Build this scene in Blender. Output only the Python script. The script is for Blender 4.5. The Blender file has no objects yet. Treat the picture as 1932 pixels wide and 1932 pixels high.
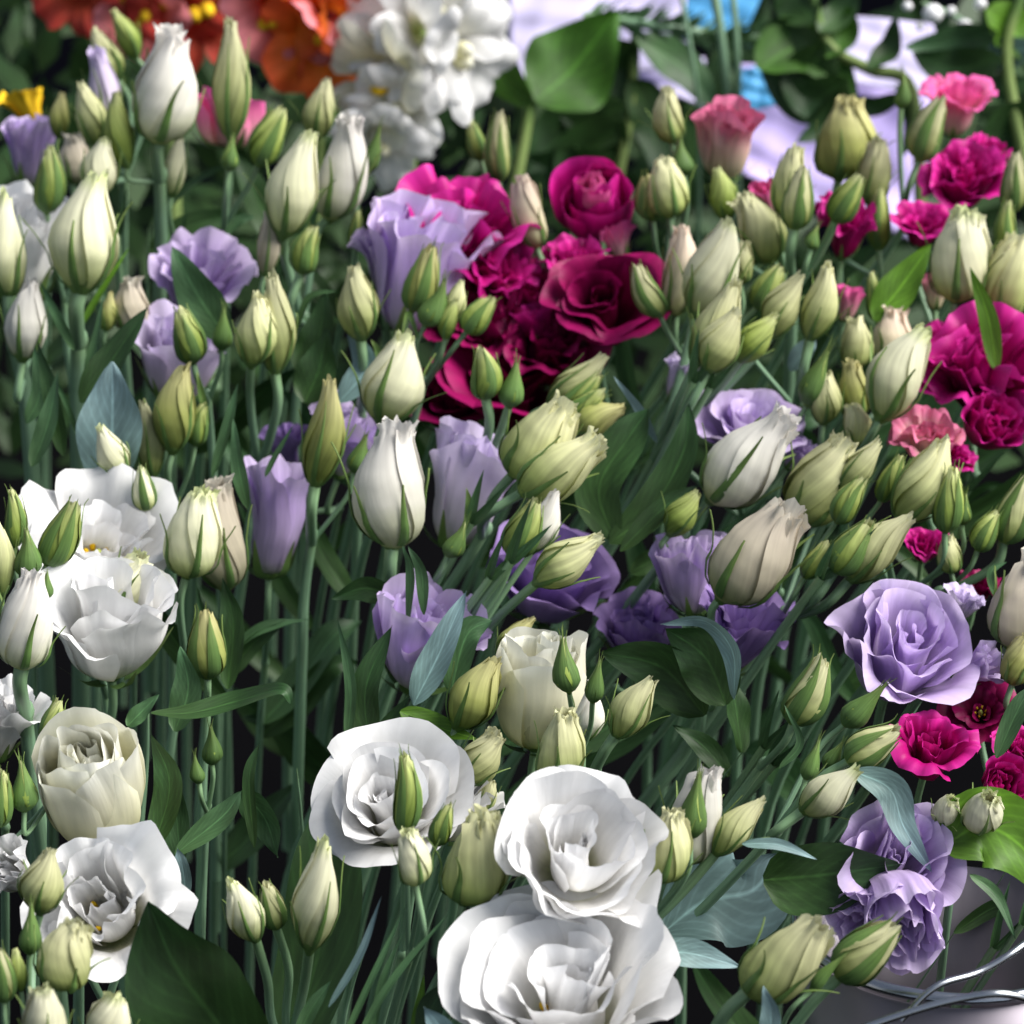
import bpy, math, random
import numpy as np
from mathutils import Vector
scn = bpy.context.scene
# ---------------------------------------------------------------- camera, light, exposure
PITCH = math.radians(22)
CAM = np.array([0.0, -1.2, 1.15])
FWD = np.array([0, math.cos(PITCH), -math.sin(PITCH)])
UPV = np.array([0, math.sin(PITCH), math.cos(PITCH)])
RGT = np.array([1.0, 0, 0])
TAN = 0.1308
cd = bpy.data.cameras.new('camera'); cam = bpy.data.objects.new('camera', cd)
scn.collection.objects.link(cam); scn.camera = cam
cam.location = CAM; cam.rotation_euler = (math.pi/2-PITCH, 0, 0)
cd.sensor_width = 36; cd.lens = 18/TAN; cd.clip_start = .05; cd.clip_end = 60
cd.dof.use_dof = True; cd.dof.focus_distance = 1.29; cd.dof.aperture_fstop = 16.0
w = bpy.data.worlds.new('World'); scn.world = w; w.use_nodes = True
nt = w.node_tree; bg = nt.nodes['Background']
sky = nt.nodes.new('ShaderNodeTexSky'); sky.sky_type = 'NISHITA'; sky.sun_disc = False
SUN_EL, SUN_AZ = math.radians(50), math.radians(98)      # azimuth clockwise from +Y (away from camera)
sky.sun_elevation = SUN_EL; sky.sun_rotation = SUN_AZ
hs = nt.nodes.new('ShaderNodeHueSaturation'); hs.inputs['Saturation'].default_value = .6
nt.links.new(sky.outputs[0], hs.inputs['Color']); nt.links.new(hs.outputs[0], bg.inputs[0]); bg.inputs[1].default_value = 0.075
sd = bpy.data.lights.new('sun', 'SUN'); sun = bpy.data.objects.new('sun', sd); scn.collection.objects.link(sun)
sd.energy = 4.6; sd.angle = math.radians(46); sd.color = (1, .965, .91)
v = Vector((math.sin(SUN_AZ)*math.cos(SUN_EL), math.cos(SUN_AZ)*math.cos(SUN_EL), math.sin(SUN_EL)))
sun.rotation_euler = v.to_track_quat('Z', 'Y').to_euler()
scn.view_settings.view_transform = 'Standard'; scn.view_settings.look = 'None'
scn.view_settings.exposure = 0.64; scn.view_settings.gamma = 1
scn.cycles.max_bounces = 6; scn.cycles.transmission_bounces = 4; scn.cycles.diffuse_bounces = 4

# ---------------------------------------------------------------- helpers
S0 = 1932.0
def P(x, y, d):
    return CAM + d*(FWD + (x/S0-.5)*2*TAN*RGT + (.5-y/S0)*2*TAN*UPV)
def PX(d): return d*2*TAN/S0
def D(y): return 1.25 + (1932-y)/1932*.35
rnd = random.Random(7)
def nrm(a): return a/(np.linalg.norm(a)+1e-12)
def frame(a, roll=0.0):
    a = nrm(a); h = np.array([0, 1.0, 0]) if abs(a[1]) < .9 else np.array([1.0, 0, 0])
    x = nrm(np.cross(h, a)); y = np.cross(a, x)
    return math.cos(roll)*x+math.sin(roll)*y, -math.sin(roll)*x+math.cos(roll)*y, a

class MB:
    def __init__(s): s.v = []; s.f = []; s.uv = []; s.n = 0
    def grid(s, pts, closed=False, uv=None):
        """pts: array (rows, cols, 3); rows = along v, cols = across u"""
        R, C, _ = pts.shape; b = s.n
        s.v.append(pts.reshape(-1, 3)); s.n += R*C
        if uv is None:
            vv, uu = np.meshgrid(np.linspace(0, 1, R), np.linspace(0, 1, C), indexing='ij')
        else: uu, vv = uv
        s.uv.append(np.stack([uu, vv], -1).reshape(-1, 2))
        cc = C if closed else C-1
        i = np.arange(R-1)[:, None]; j = np.arange(cc)[None, :]; j2 = (j+1) % C
        q = np.stack([b+i*C+j, b+i*C+j2, b+(i+1)*C+j2, b+(i+1)*C+j], -1).reshape(-1, 4)
        s.f.append(q)
    def build(s, name, mat, parent=None, org=np.zeros(3), sub=0, thick=0):
        v = np.concatenate(s.v)-org; f = np.concatenate(s.f); uv = np.concatenate(s.uv)
        me = bpy.data.meshes.new(name)
        me.vertices.add(len(v)); me.vertices.foreach_set('co', v.astype(np.float32).ravel())
        me.loops.add(f.size); me.loops.foreach_set('vertex_index', f.astype(np.int32).ravel())
        me.polygons.add(len(f)); me.polygons.foreach_set('loop_start', np.arange(0, f.size, 4, dtype=np.int32))
        try: me.polygons.foreach_set('loop_total', np.full(len(f), 4, dtype=np.int32))
        except Exception: pass
        ul = me.uv_layers.new(name='UVMap'); ul.data.foreach_set('uv', uv[f.ravel()].astype(np.float32).ravel())
        me.update(calc_edges=True)
        me.polygons.foreach_set('use_smooth', np.ones(len(f), dtype=bool))
        me.materials.append(mat); me.validate()
        o = bpy.data.objects.new(name, me); scn.collection.objects.link(o)
        if parent is not None: o.parent = parent
        if thick:
            m = o.modifiers.new('thick', 'SOLIDIFY'); m.thickness = thick; m.offset = 0
        return o

def catmull(pts, n=8):
    p = [np.array(q, float) for q in pts]
    if len(p) < 3: 
        return np.array([p[0]+(p[-1]-p[0])*t for t in np.linspace(0, 1, n)])
    p = [2*p[0]-p[1]]+p+[2*p[-1]-p[-2]]; out = []
    for i in range(1, len(p)-2):
        for t in np.linspace(0, 1, n, endpoint=False):
            out.append(.5*((2*p[i])+(p[i+1]-p[i-1])*t+(2*p[i-1]-5*p[i]+4*p[i+1]-p[i+2])*t*t+(-p[i-1]+3*p[i]-3*p[i+1]+p[i+2])*t**3))
    out.append(p[-2]); return np.array(out)
def tube(mb, pts, r0, r1, seg=9, n=7, knob=0):
    c = catmull(pts, n); N = len(c); T = np.gradient(c, axis=0)
    x = None; rows = []
    for i in range(N):
        t = nrm(T[i])
        if x is None: x = frame(t)[0]
        x = nrm(x-t*np.dot(x, t)); y = np.cross(t, x)
        r = r0+(r1-r0)*i/(N-1)
        a = np.linspace(0, 2*math.pi, seg, endpoint=False)
        rows.append(c[i]+r*(np.cos(a)[:, None]*x+np.sin(a)[:, None]*y)*(1+.07*np.cos(4*a))[:, None])
    L = np.linalg.norm(c[-1]-c[0])
    vv, uu = np.meshgrid(np.linspace(0, L*30, N), np.linspace(0, 1, seg), indexing='ij')
    mb.grid(np.array(rows), True, (uu, vv))
def blob(mb, c, a, rx, rz, seg=12, rows=8, sm=0, rng=rnd):
    X, Y, Z = frame(a); th = np.linspace(.02, math.pi-.02, rows); ph = np.linspace(0, 2*math.pi, seg, endpoint=False)
    T, F = np.meshgrid(th, ph, indexing='ij'); k = 1+sm*np.sin(3*F+rng.random()*6)*np.sin(2*T)
    p = c+(rx*k*np.sin(T)*np.cos(F))[..., None]*X+(rx*k*np.sin(T)*np.sin(F))[..., None]*Y-(rz*np.cos(T))[..., None]*Z
    mb.grid(p, True)

# ---------------------------------------------------------------- materials
def petal_mat(name, stops, vein=.18, trans=.25, rough=.55, edge=None, vs=(9, 1.3), leafy=False, bump=.12, spec=.2):
    m = bpy.data.materials.new(name); m.use_nodes = True; t = m.node_tree; N = t.nodes; L = t.links
    b = N['Principled BSDF']; out = N['Material Output']
    uv = N.new('ShaderNodeUVMap'); sp = N.new('ShaderNodeSeparateXYZ'); L.new(uv.outputs[0], sp.inputs[0])
    oi = N.new('ShaderNodeObjectInfo'); 
    mp = N.new('ShaderNodeCombineXYZ')
    m1 = N.new('ShaderNodeMath'); m1.operation = 'MULTIPLY'; m1.inputs[1].default_value = vs[0]; L.new(sp.outputs[0], m1.inputs[0])
    m2 = N.new('ShaderNodeMath'); m2.operation = 'MULTIPLY'; m2.inputs[1].default_value = vs[1]; L.new(sp.outputs[1], m2.inputs[0])
    m3 = N.new('ShaderNodeMath'); m3.operation = 'MULTIPLY'; m3.inputs[1].default_value = 37; L.new(oi.outputs['Random'], m3.inputs[0])
    L.new(m1.outputs[0], mp.inputs[0]); L.new(m2.outputs[0], mp.inputs[1]); L.new(m3.outputs[0], mp.inputs[2])
    nz = N.new('ShaderNodeTexNoise'); nz.inputs['Scale'].default_value = 1; nz.inputs['Detail'].default_value = 3; L.new(mp.outputs[0], nz.inputs['Vector'])
    # broad mottling
    tc = N.new('ShaderNodeTexCoord'); n2 = N.new('ShaderNodeTexNoise'); n2.inputs['Scale'].default_value = 55; n2.inputs['Detail'].default_value = 4
    L.new(tc.outputs['Object'], n2.inputs['Vector'])
    ad = N.new('ShaderNodeMath'); ad.operation = 'MULTIPLY_ADD'; ad.inputs[1].default_value = .22; L.new(n2.outputs[0], ad.inputs[0])
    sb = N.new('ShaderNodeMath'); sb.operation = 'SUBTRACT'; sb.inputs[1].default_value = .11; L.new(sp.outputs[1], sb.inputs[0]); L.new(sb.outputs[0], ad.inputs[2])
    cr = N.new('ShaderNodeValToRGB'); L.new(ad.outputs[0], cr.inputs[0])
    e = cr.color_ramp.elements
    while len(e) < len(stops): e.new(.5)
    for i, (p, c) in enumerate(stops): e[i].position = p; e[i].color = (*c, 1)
    # vein multiply
    mr = N.new('ShaderNodeMapRange'); mr.inputs[1].default_value = .3; mr.inputs[2].default_value = .7
    mr.inputs[3].default_value = 1-vein; mr.inputs[4].default_value = 1+vein*.6; L.new(nz.outputs[0], mr.inputs[0])
    r2 = N.new('ShaderNodeMapRange'); r2.inputs[3].default_value = .80; r2.inputs[4].default_value = 1.1; L.new(oi.outputs['Random'], r2.inputs[0])
    mm = N.new('ShaderNodeMath'); mm.operation = 'MULTIPLY'; L.new(mr.outputs[0], mm.inputs[0]); L.new(r2.outputs[0], mm.inputs[1])
    if leafy:   # pale midrib and fine side veins
        def mth(op, a, c, c2=None):
            q = N.new('ShaderNodeMath'); q.operation = op
            for i_, z_ in enumerate((a, c, c2)):
                if z_ is None: continue
                if isinstance(z_, (int, float)): q.inputs[i_].default_value = z_
                else: L.new(z_, q.inputs[i_])
            return q.outputs[0]
        au = mth('ABSOLUTE', mth('SUBTRACT', sp.outputs[0], .5), 0)
        mid = mth('SUBTRACT', 1, mth('MINIMUM', mth('MULTIPLY', au, 28), 1))
        sv = mth('POWER', mth('ABSOLUTE', mth('SINE', mth('SUBTRACT', mth('MULTIPLY', sp.outputs[1], 26), mth('MULTIPLY', au, 22)), 0), 0), 10)
        tot = mth('ADD', mth('MULTIPLY', mid, 1.0), mth('MULTIPLY', sv, .22))
        mm2 = mth('MULTIPLY', mm.outputs[0], mth('ADD', tot, 1.0))
        mm = type('o', (), {'outputs': [mm2]})
    mo = N.new('ShaderNodeMapRange'); mo.inputs[1].default_value = .3; mo.inputs[2].default_value = .7; mo.inputs[3].default_value = .72 if leafy else .9; mo.inputs[4].default_value = 1.22 if leafy else 1.06
    L.new(n2.outputs[0], mo.inputs[0]); mm3 = N.new('ShaderNodeMath'); mm3.operation = 'MULTIPLY'; L.new(mm.outputs[0], mm3.inputs[0]); L.new(mo.outputs[0], mm3.inputs[1]); mm = mm3
    vm = N.new('ShaderNodeVectorMath'); vm.operation = 'SCALE'; L.new(cr.outputs[0], vm.inputs[0]); L.new(mm.outputs[0], vm.inputs['Scale'])
    L.new(vm.outputs[0], b.inputs['Base Color']); b.inputs['Roughness'].default_value = rough
    b.inputs['Specular IOR Level'].default_value = spec
    bp = N.new('ShaderNodeBump'); bp.inputs['Strength'].default_value = bump; bp.inputs['Distance'].default_value = .0012
    L.new(nz.outputs[0], bp.inputs['Height']); L.new(bp.outputs[0], b.inputs['Normal'])
    if trans:
        tr = N.new('ShaderNodeBsdfTranslucent'); L.new(vm.outputs[0], tr.inputs[0]); L.new(bp.outputs[0], tr.inputs[1])
        mx = N.new('ShaderNodeMixShader'); mx.inputs[0].default_value = trans
        L.new(b.outputs[0], mx.inputs[1]); L.new(tr.outputs[0], mx.inputs[2]); L.new(mx.outputs[0], out.inputs[0])
    return m
M = {}
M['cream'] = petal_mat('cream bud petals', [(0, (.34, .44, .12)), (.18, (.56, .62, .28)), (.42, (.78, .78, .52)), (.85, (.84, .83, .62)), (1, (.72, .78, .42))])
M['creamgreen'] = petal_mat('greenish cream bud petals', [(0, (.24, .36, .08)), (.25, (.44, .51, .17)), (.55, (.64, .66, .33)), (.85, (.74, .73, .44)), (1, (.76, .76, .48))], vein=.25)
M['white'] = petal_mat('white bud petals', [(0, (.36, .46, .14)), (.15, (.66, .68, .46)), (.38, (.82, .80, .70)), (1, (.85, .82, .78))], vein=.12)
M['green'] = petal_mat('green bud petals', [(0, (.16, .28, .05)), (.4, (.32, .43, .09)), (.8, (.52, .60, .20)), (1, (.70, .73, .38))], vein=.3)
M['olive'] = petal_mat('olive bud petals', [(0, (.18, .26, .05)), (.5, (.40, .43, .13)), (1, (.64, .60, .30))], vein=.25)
M['shadedcream'] = petal_mat('shaded cream bud petals', [(0, (.34, .38, .16)), (.3, (.62, .56, .40)), (.8, (.72, .64, .52)), (1, (.80, .76, .66))], vein=.15)  # pale buds standing in shadow, the shade put into a duller colour
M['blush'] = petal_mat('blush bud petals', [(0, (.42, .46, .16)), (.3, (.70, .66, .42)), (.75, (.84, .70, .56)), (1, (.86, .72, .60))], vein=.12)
M['pinkcream'] = petal_mat('pink flushed petals', [(0, (.66, .66, .34)), (.35, (.80, .68, .48)), (.65, (.82, .50, .48)), (.88, (.74, .22, .36)), (1, (.70, .16, .32))], vein=.25)
M['petal_white'] = petal_mat('white flower petals', [(0, (.50, .58, .18)), (.18, (.76, .76, .55)), (.4, (.90, .89, .86)), (1, (.91, .91, .92))], vein=.11, trans=.30, bump=.3)
M['petal_ivory'] = petal_mat('ivory flower petals', [(0, (.62, .62, .20)), (.4, (.80, .78, .48)), (.75, (.84, .82, .64)), (1, (.86, .86, .78))], vein=.11, trans=.32, bump=.25)
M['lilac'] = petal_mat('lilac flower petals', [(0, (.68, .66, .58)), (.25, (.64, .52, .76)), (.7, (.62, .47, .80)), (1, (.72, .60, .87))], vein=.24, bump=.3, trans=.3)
M['shadedlilac'] = petal_mat('shaded lilac flower petals', [(0, (.34, .28, .44)), (.4, (.32, .20, .50)), (1, (.38, .26, .58))], vein=.2, trans=.25)  # lilac blooms deep in the bunch, their shade painted as darker violet
M['palelilac'] = petal_mat('pale lilac petals', [(0, (.55, .57, .38)), (.3, (.72, .65, .74)), (1, (.70, .60, .86))], vein=.16, trans=.3)
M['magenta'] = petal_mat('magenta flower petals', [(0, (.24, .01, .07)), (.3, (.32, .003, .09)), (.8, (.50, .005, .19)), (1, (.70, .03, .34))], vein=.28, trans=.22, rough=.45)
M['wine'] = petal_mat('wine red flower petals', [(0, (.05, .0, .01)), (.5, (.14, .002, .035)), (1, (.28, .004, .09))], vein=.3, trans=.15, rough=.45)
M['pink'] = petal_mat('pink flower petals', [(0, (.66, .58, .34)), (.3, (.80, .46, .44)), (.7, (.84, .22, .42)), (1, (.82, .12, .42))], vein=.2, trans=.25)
M['calyx'] = petal_mat('green sepals', [(0, (.10, .19, .06)), (.5, (.13, .23, .06)), (1, (.23, .32, .10))], vein=.25, trans=.12, rough=.5, vs=(8, 2))
M['stem'] = petal_mat('bluish green stem', [(0, (.21, .35, .17)), (1, (.19, .33, .20))], vein=.3, trans=0, rough=.42, vs=(8, .8), spec=.5, bump=.15)
M['leaf'] = petal_mat('dark green leaf', [(0, (.034, .080, .018)), (1, (.020, .060, .018))], vein=.25, trans=.12, rough=.5, leafy=True, vs=(9, 5), spec=.35)
M['blueleaf'] = petal_mat('blue grey leaf', [(0, (.13, .22, .20)), (1, (.19, .29, .31))], vein=.18, trans=.08, rough=.5, leafy=True, vs=(9, 5), spec=.35)
M['midleaf'] = petal_mat('grey green leaf', [(0, (.06, .135, .045)), (1, (.048, .115, .05))], vein=.22, trans=.1, rough=.5, leafy=True, vs=(9, 5), spec=.35)
M['lime'] = petal_mat('bright green leaf', [(0, (.10, .22, .02)), (1, (.12, .28, .02))], vein=.25, trans=.25, rough=.5, leafy=True, vs=(7, 4), spec=.35)
M['deeplime'] = petal_mat('deep green broad leaf', [(0, (.045, .12, .015)), (1, (.045, .14, .012))], vein=.25, trans=.2, rough=.55, vs=(7, 4), leafy=True, spec=.3)
M['yellow'] = petal_mat('yellow pollen', [(0, (.75, .42, .01)), (1, (.85, .55, .02))], vein=.2, trans=0, rough=.8)
M['pistil'] = petal_mat('green pistil', [(0, (.30, .40, .08)), (1, (.40, .45, .10))], vein=.1, trans=0)
M['orange'] = petal_mat('orange snapdragon petals', [(0, (.85, .45, .01)), (.35, (.90, .28, .02)), (1, (.85, .12, .04))], vein=.15, trans=.25)
M['coral'] = petal_mat('coral snapdragon petals', [(0, (.90, .35, .08)), (.5, (.85, .20, .16)), (1, (.88, .30, .34))], vein=.15, trans=.25)
M['redsnap'] = petal_mat('red snapdragon petals', [(0, (.60, .12, .03)), (1, (.62, .06, .05))], vein=.2, trans=.2)
def plain(name, col, rough=.6, metal=0, noise=.25, sc=8):
    m = bpy.data.materials.new(name); m.use_nodes = True; N = m.node_tree.nodes; L = m.node_tree.links; b = N['Principled BSDF']
    tc = N.new('ShaderNodeTexCoord'); nz = N.new('ShaderNodeTexNoise'); nz.inputs['Scale'].default_value = sc; nz.inputs['Detail'].default_value = 5
    L.new(tc.outputs['Object'], nz.inputs[0]); mr = N.new('ShaderNodeMapRange'); mr.inputs[3].default_value = 1-noise; mr.inputs[4].default_value = 1+noise
    L.new(nz.outputs[0], mr.inputs[0]); vm = N.new('ShaderNodeVectorMath'); vm.operation = 'SCALE'; vm.inputs[0].default_value = col
    L.new(mr.outputs[0], vm.inputs['Scale']); L.new(vm.outputs[0], b.inputs['Base Color'])
    b.inputs['Roughness'].default_value = rough; b.inputs['Metallic'].default_value = metal
    if rough >= .9: b.inputs['Specular IOR Level'].default_value = 0
    return m
M['paper'] = plain('lilac paper', (.46, .38, .70), .8, 0, .08)
M['palepaper'] = plain('pale lilac paper', (.52, .48, .70), .8, 0, .06)
M['blue'] = plain('blue card', (.10, .42, .80), .5, 0, .1)
M['metal'] = plain('galvanised metal', (.22, .20, .23), .42, .75, .2, 14)
M['wire'] = plain('shiny steel wire', (.40, .42, .45), .25, 1, .05)
M['ground'] = plain('dark floor', (.003, .003, .0035), 1)
M['wall'] = plain('dark wall', (.006, .006, .010), .9)
M['berry'] = plain('white berry', (.80, .80, .82), .35, 0, .08)
M['terra'] = plain('brown wood', (.20, .09, .05), .6)

def tag(o, label=None, cat=None, group=None, kind=None):
    if label: o['label'] = label
    if cat: o['category'] = cat
    if group: o['group'] = group
    if kind: o['kind'] = kind
    return o
def empty(name, loc):
    o = bpy.data.objects.new(name, None); scn.collection.objects.link(o); o.location = loc; o.empty_display_size = .02
    return o

# ---------------------------------------------------------------- bud
PROF = {
 'c': [(0, .22), (.07, .50), (.18, .78), (.36, 1), (.5, .96), (.68, .72), (.84, .44), (.94, .29), (1, .25)],
 'r': [(0, .36), (.08, .78), (.2, .96), (.4, 1), (.62, .90), (.8, .66), (.92, .42), (1, .34)],
 'o': [(0, .30), (.08, .70), (.2, .93), (.36, 1), (.55, .93), (.74, .68), (.88, .46), (.96, .40), (1, .45)],
 'g': [(0, .34), (.07, .70), (.18, .93), (.35, 1), (.55, .90), (.75, .66), (.9, .42), (1, .26)],
 's': [(0, .30), (.08, .70), (.2, 1), (.36, .95), (.55, .66), (.72, .38), (.86, .22), (1, .10)],
}
def make_bud(parent, org, kind, col, T, B, wd, rng):
    """petals wrapped round each other, own calyx as child"""
    ax = T-B; Ln = np.linalg.norm(ax); X, Y, Z = frame(ax, rng.random()*6.28)
    R = wd*.47; pr = PROF[kind]; pt = [a for a, _ in pr]; pv = [b for _, b in pr]
    side = nrm(np.cross(Z, FWD)); bend = rng.uniform(-.07, .07)*Ln
    f = lambda t: np.interp(t, pt, pv)
    def sweep(phi, rad, t):
        c = B + t[..., None]*Ln*Z + (bend*np.sin(np.clip(t, 0, 1.2)*math.pi*.9))[..., None]*side
        return c + (rad*np.cos(phi))[..., None]*X + (rad*np.sin(phi))[..., None]*Y
    mb = MB(); hand = rng.choice([-1, 1]); tw = hand*rng.uniform(.9, 1.7)
    fr = {'c': .35, 'r': 1., 'o': 1., 'g': .3, 's': .1}[kind]
    fall = {'c': .16, 'r': .10, 'o': .08, 'g': .2, 's': .2}[kind]
    layers = [(4, 1.0, 1.0), (3, .66, 1.02 if kind != 's' else .8)]
    for li, (n, rs, ts) in enumerate(layers):
        for i in range(n):
            ph0 = i*2*math.pi/n+rng.uniform(-.15, .15)+li*.5; hw = math.pi/n*1.5
            C, Rr = (21, 19) if li == 0 else (9, 9)
            s = np.linspace(-1, 1, C)[None, :]; vv = np.linspace(0 if li == 0 else .35, 1, Rr)[:, None]
            top = ts*rng.uniform(.93, 1.04)*(1-fall*np.abs(s)**2.2)
            k = rng.random()*6; 
            top = top + fr*.020*(np.sin(9*s+k)+np.sin(21*s+k*2)*.9)*(Ln/max(R*2.2, 1e-6))**-.2
            t = vv*top; s2 = np.broadcast_to(s, t.shape)
            phi = ph0+s2*hw+tw*t
            rad = R*f(np.clip(t/ts, 0, 1))*rs*(1+.105*s2*hand*np.clip(t*4, 0, 1))*(1+.03*np.sin(3*phi+k))
            e = np.clip((vv-.78)/.22, 0, 1)**1.5
            g = np.array([rng.gauss(0, 1) for _ in range(C)])[None, :]; g = .6*g+.4*np.roll(g, 1)
            rad = rad + R*fr*.10*e*(1.2*np.sin(rng.uniform(5, 9)*s2+k)+g) + R*fr*.10*e*rng.uniform(-.5, 1.2)
            u_ = np.broadcast_to((s+1)/2+i*.37, t.shape)
            mb.grid(sweep(phi, np.maximum(rad, R*.02), t), uv=(u_, np.clip(t, 0, 1)))
    o = mb.build('bud', M[col], parent, org)
    # calyx
    cx = MB(); a = np.linspace(0, 2*math.pi, 12, endpoint=False)[None, :]
    tt = np.linspace(-.05, .13, 6)[:, None]
    phi = np.broadcast_to(a, (6, 12)); T2 = np.broadcast_to(tt, (6, 12))
    rr = np.broadcast_to(np.array([.14, .22, .34, .58, .80, .92])[:, None]*R*1.03, (6, 12))
    rr = np.where(T2 > .02, np.minimum(rr, R*f(T2)*1.0+R*.03), rr); rr = np.where(T2 > .085, rr*.93, rr)
    cx.grid(sweep(phi, rr, T2), True)
    big = kind in 'gs'
    for i in range(5):
        ph0 = i*2*math.pi/5+rng.uniform(-.2, .2)
        tl = rng.uniform(.82, 1.12) if kind == 'g' else rng.uniform(1.02, 1.25) if kind == 's' else rng.uniform(.45, .85)
        hw0 = .36 if kind == 'g' else .66 if kind == 's' else .15
        fl = rng.uniform(.05, .30) if big else rng.uniform(.1, .75)
        fs = .62 if big else .5
        if kind == 's': fl = rng.uniform(-.02, .22); fs = .75
        vv = np.linspace(0, 1, 13)[:, None]; s = np.array([-1, -.5, 0, .5, 1])[None, :]
        t = np.broadcast_to(.03+vv*tl, (13, 5)); s2 = np.broadcast_to(s, (13, 5)); V = np.broadcast_to(vv, (13, 5))
        wdt = hw0*(1-V)**(.8 if big else 1.1)*(1+.4*np.sin(V*math.pi)*(1 if big else .2)) + .03
        lift = np.clip((V-fs)/(1-fs), 0, 1)**1.6*fl*R*1.5
        base = R*np.maximum(f(np.clip(t, 0, 1)), .10)
        # width is angular, keep real width when the profile narrows
        rad = base*1.11+R*.05*(1-np.abs(s2))+lift
        ang = wdt*R*np.minimum(f(np.clip(t, 0, 1))+.25, 1)/np.maximum(rad, R*.2)
        phi = ph0+s2*ang+tw*.15*V
        cx.grid(sweep(phi, rad, t))
    cx.build('calyx', M['calyx'], o, org)
    return o

# ---------------------------------------------------------------- flower
def petal_grid(mb, X, Y, Z, B, L, ph, hw, th, rng, ruf=.06, freq=5, cont=.06, vround=.25, C=23, Rr=17, r0=.06, notch=0, lift=0, fine=0.0, warp=None):
    """th = angles from the axis (deg) at v = 0, .35, .75, 1"""
    v = np.linspace(0, 1, Rr); thv = np.radians(np.interp(v, [0, .2, .4, .75, 1], th)); dv = 1/(Rr-1)
    r = r0+np.concatenate([[0], np.cumsum(np.sin((thv[1:]+thv[:-1])/2)*dv)])
    z = np.concatenate([[0], np.cumsum(np.cos((thv[1:]+thv[:-1])/2)*dv)])+lift
    s = np.linspace(-1, 1, C)[None, :]; vm = 1-vround*np.abs(s)**2.6-notch*np.exp(-(s/.25)**2)
    k = rng.random()*6.28; k2 = rng.random()*6.28
    vm = vm+.018*np.sin(freq*2.1*s+k)+fine*.35*np.sin(23*s+k)
    t = v[:, None]*vm
    rr = np.interp(t, v, r); zz = np.interp(t, v, z); tn = np.interp(t, v, thv)
    s2 = np.broadcast_to(s, t.shape)
    e = t**3
    # undulation along surface normal
    und = ruf*e*(np.sin(freq*s2+k)+.5*np.sin(freq*2.3*s2+k2))+fine*t**8*(np.sin(19*s2+k)+np.sin(31*s2+k2))
    und = und+.02*np.sin(2.2*s2+4*t+k2)*t
    rr = rr*(1+cont*s2*np.clip(t*3, 0, 1))+und*np.cos(tn); zz = zz-und*np.sin(tn)
    zz = zz-.10*t*np.abs(s2)**2*rng.uniform(.0, 1)
    phi = ph+s2*hw*(1-.25*t**2*0)
    p = B+L*((rr*np.cos(phi))[..., None]*X+(rr*np.sin(phi))[..., None]*Y+zz[..., None]*Z)
    if warp is not None:
        q = (p-B)/L
        for a_, k_, ph_, am in warp: p = p+L*am*np.clip(t*1.6, 0, 1)[..., None]*np.sin(q@k_+ph_)[..., None]*a_
    u_ = np.broadcast_to((s+1)/2, t.shape)+k
    mb.grid(p, uv=(u_, t))
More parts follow.
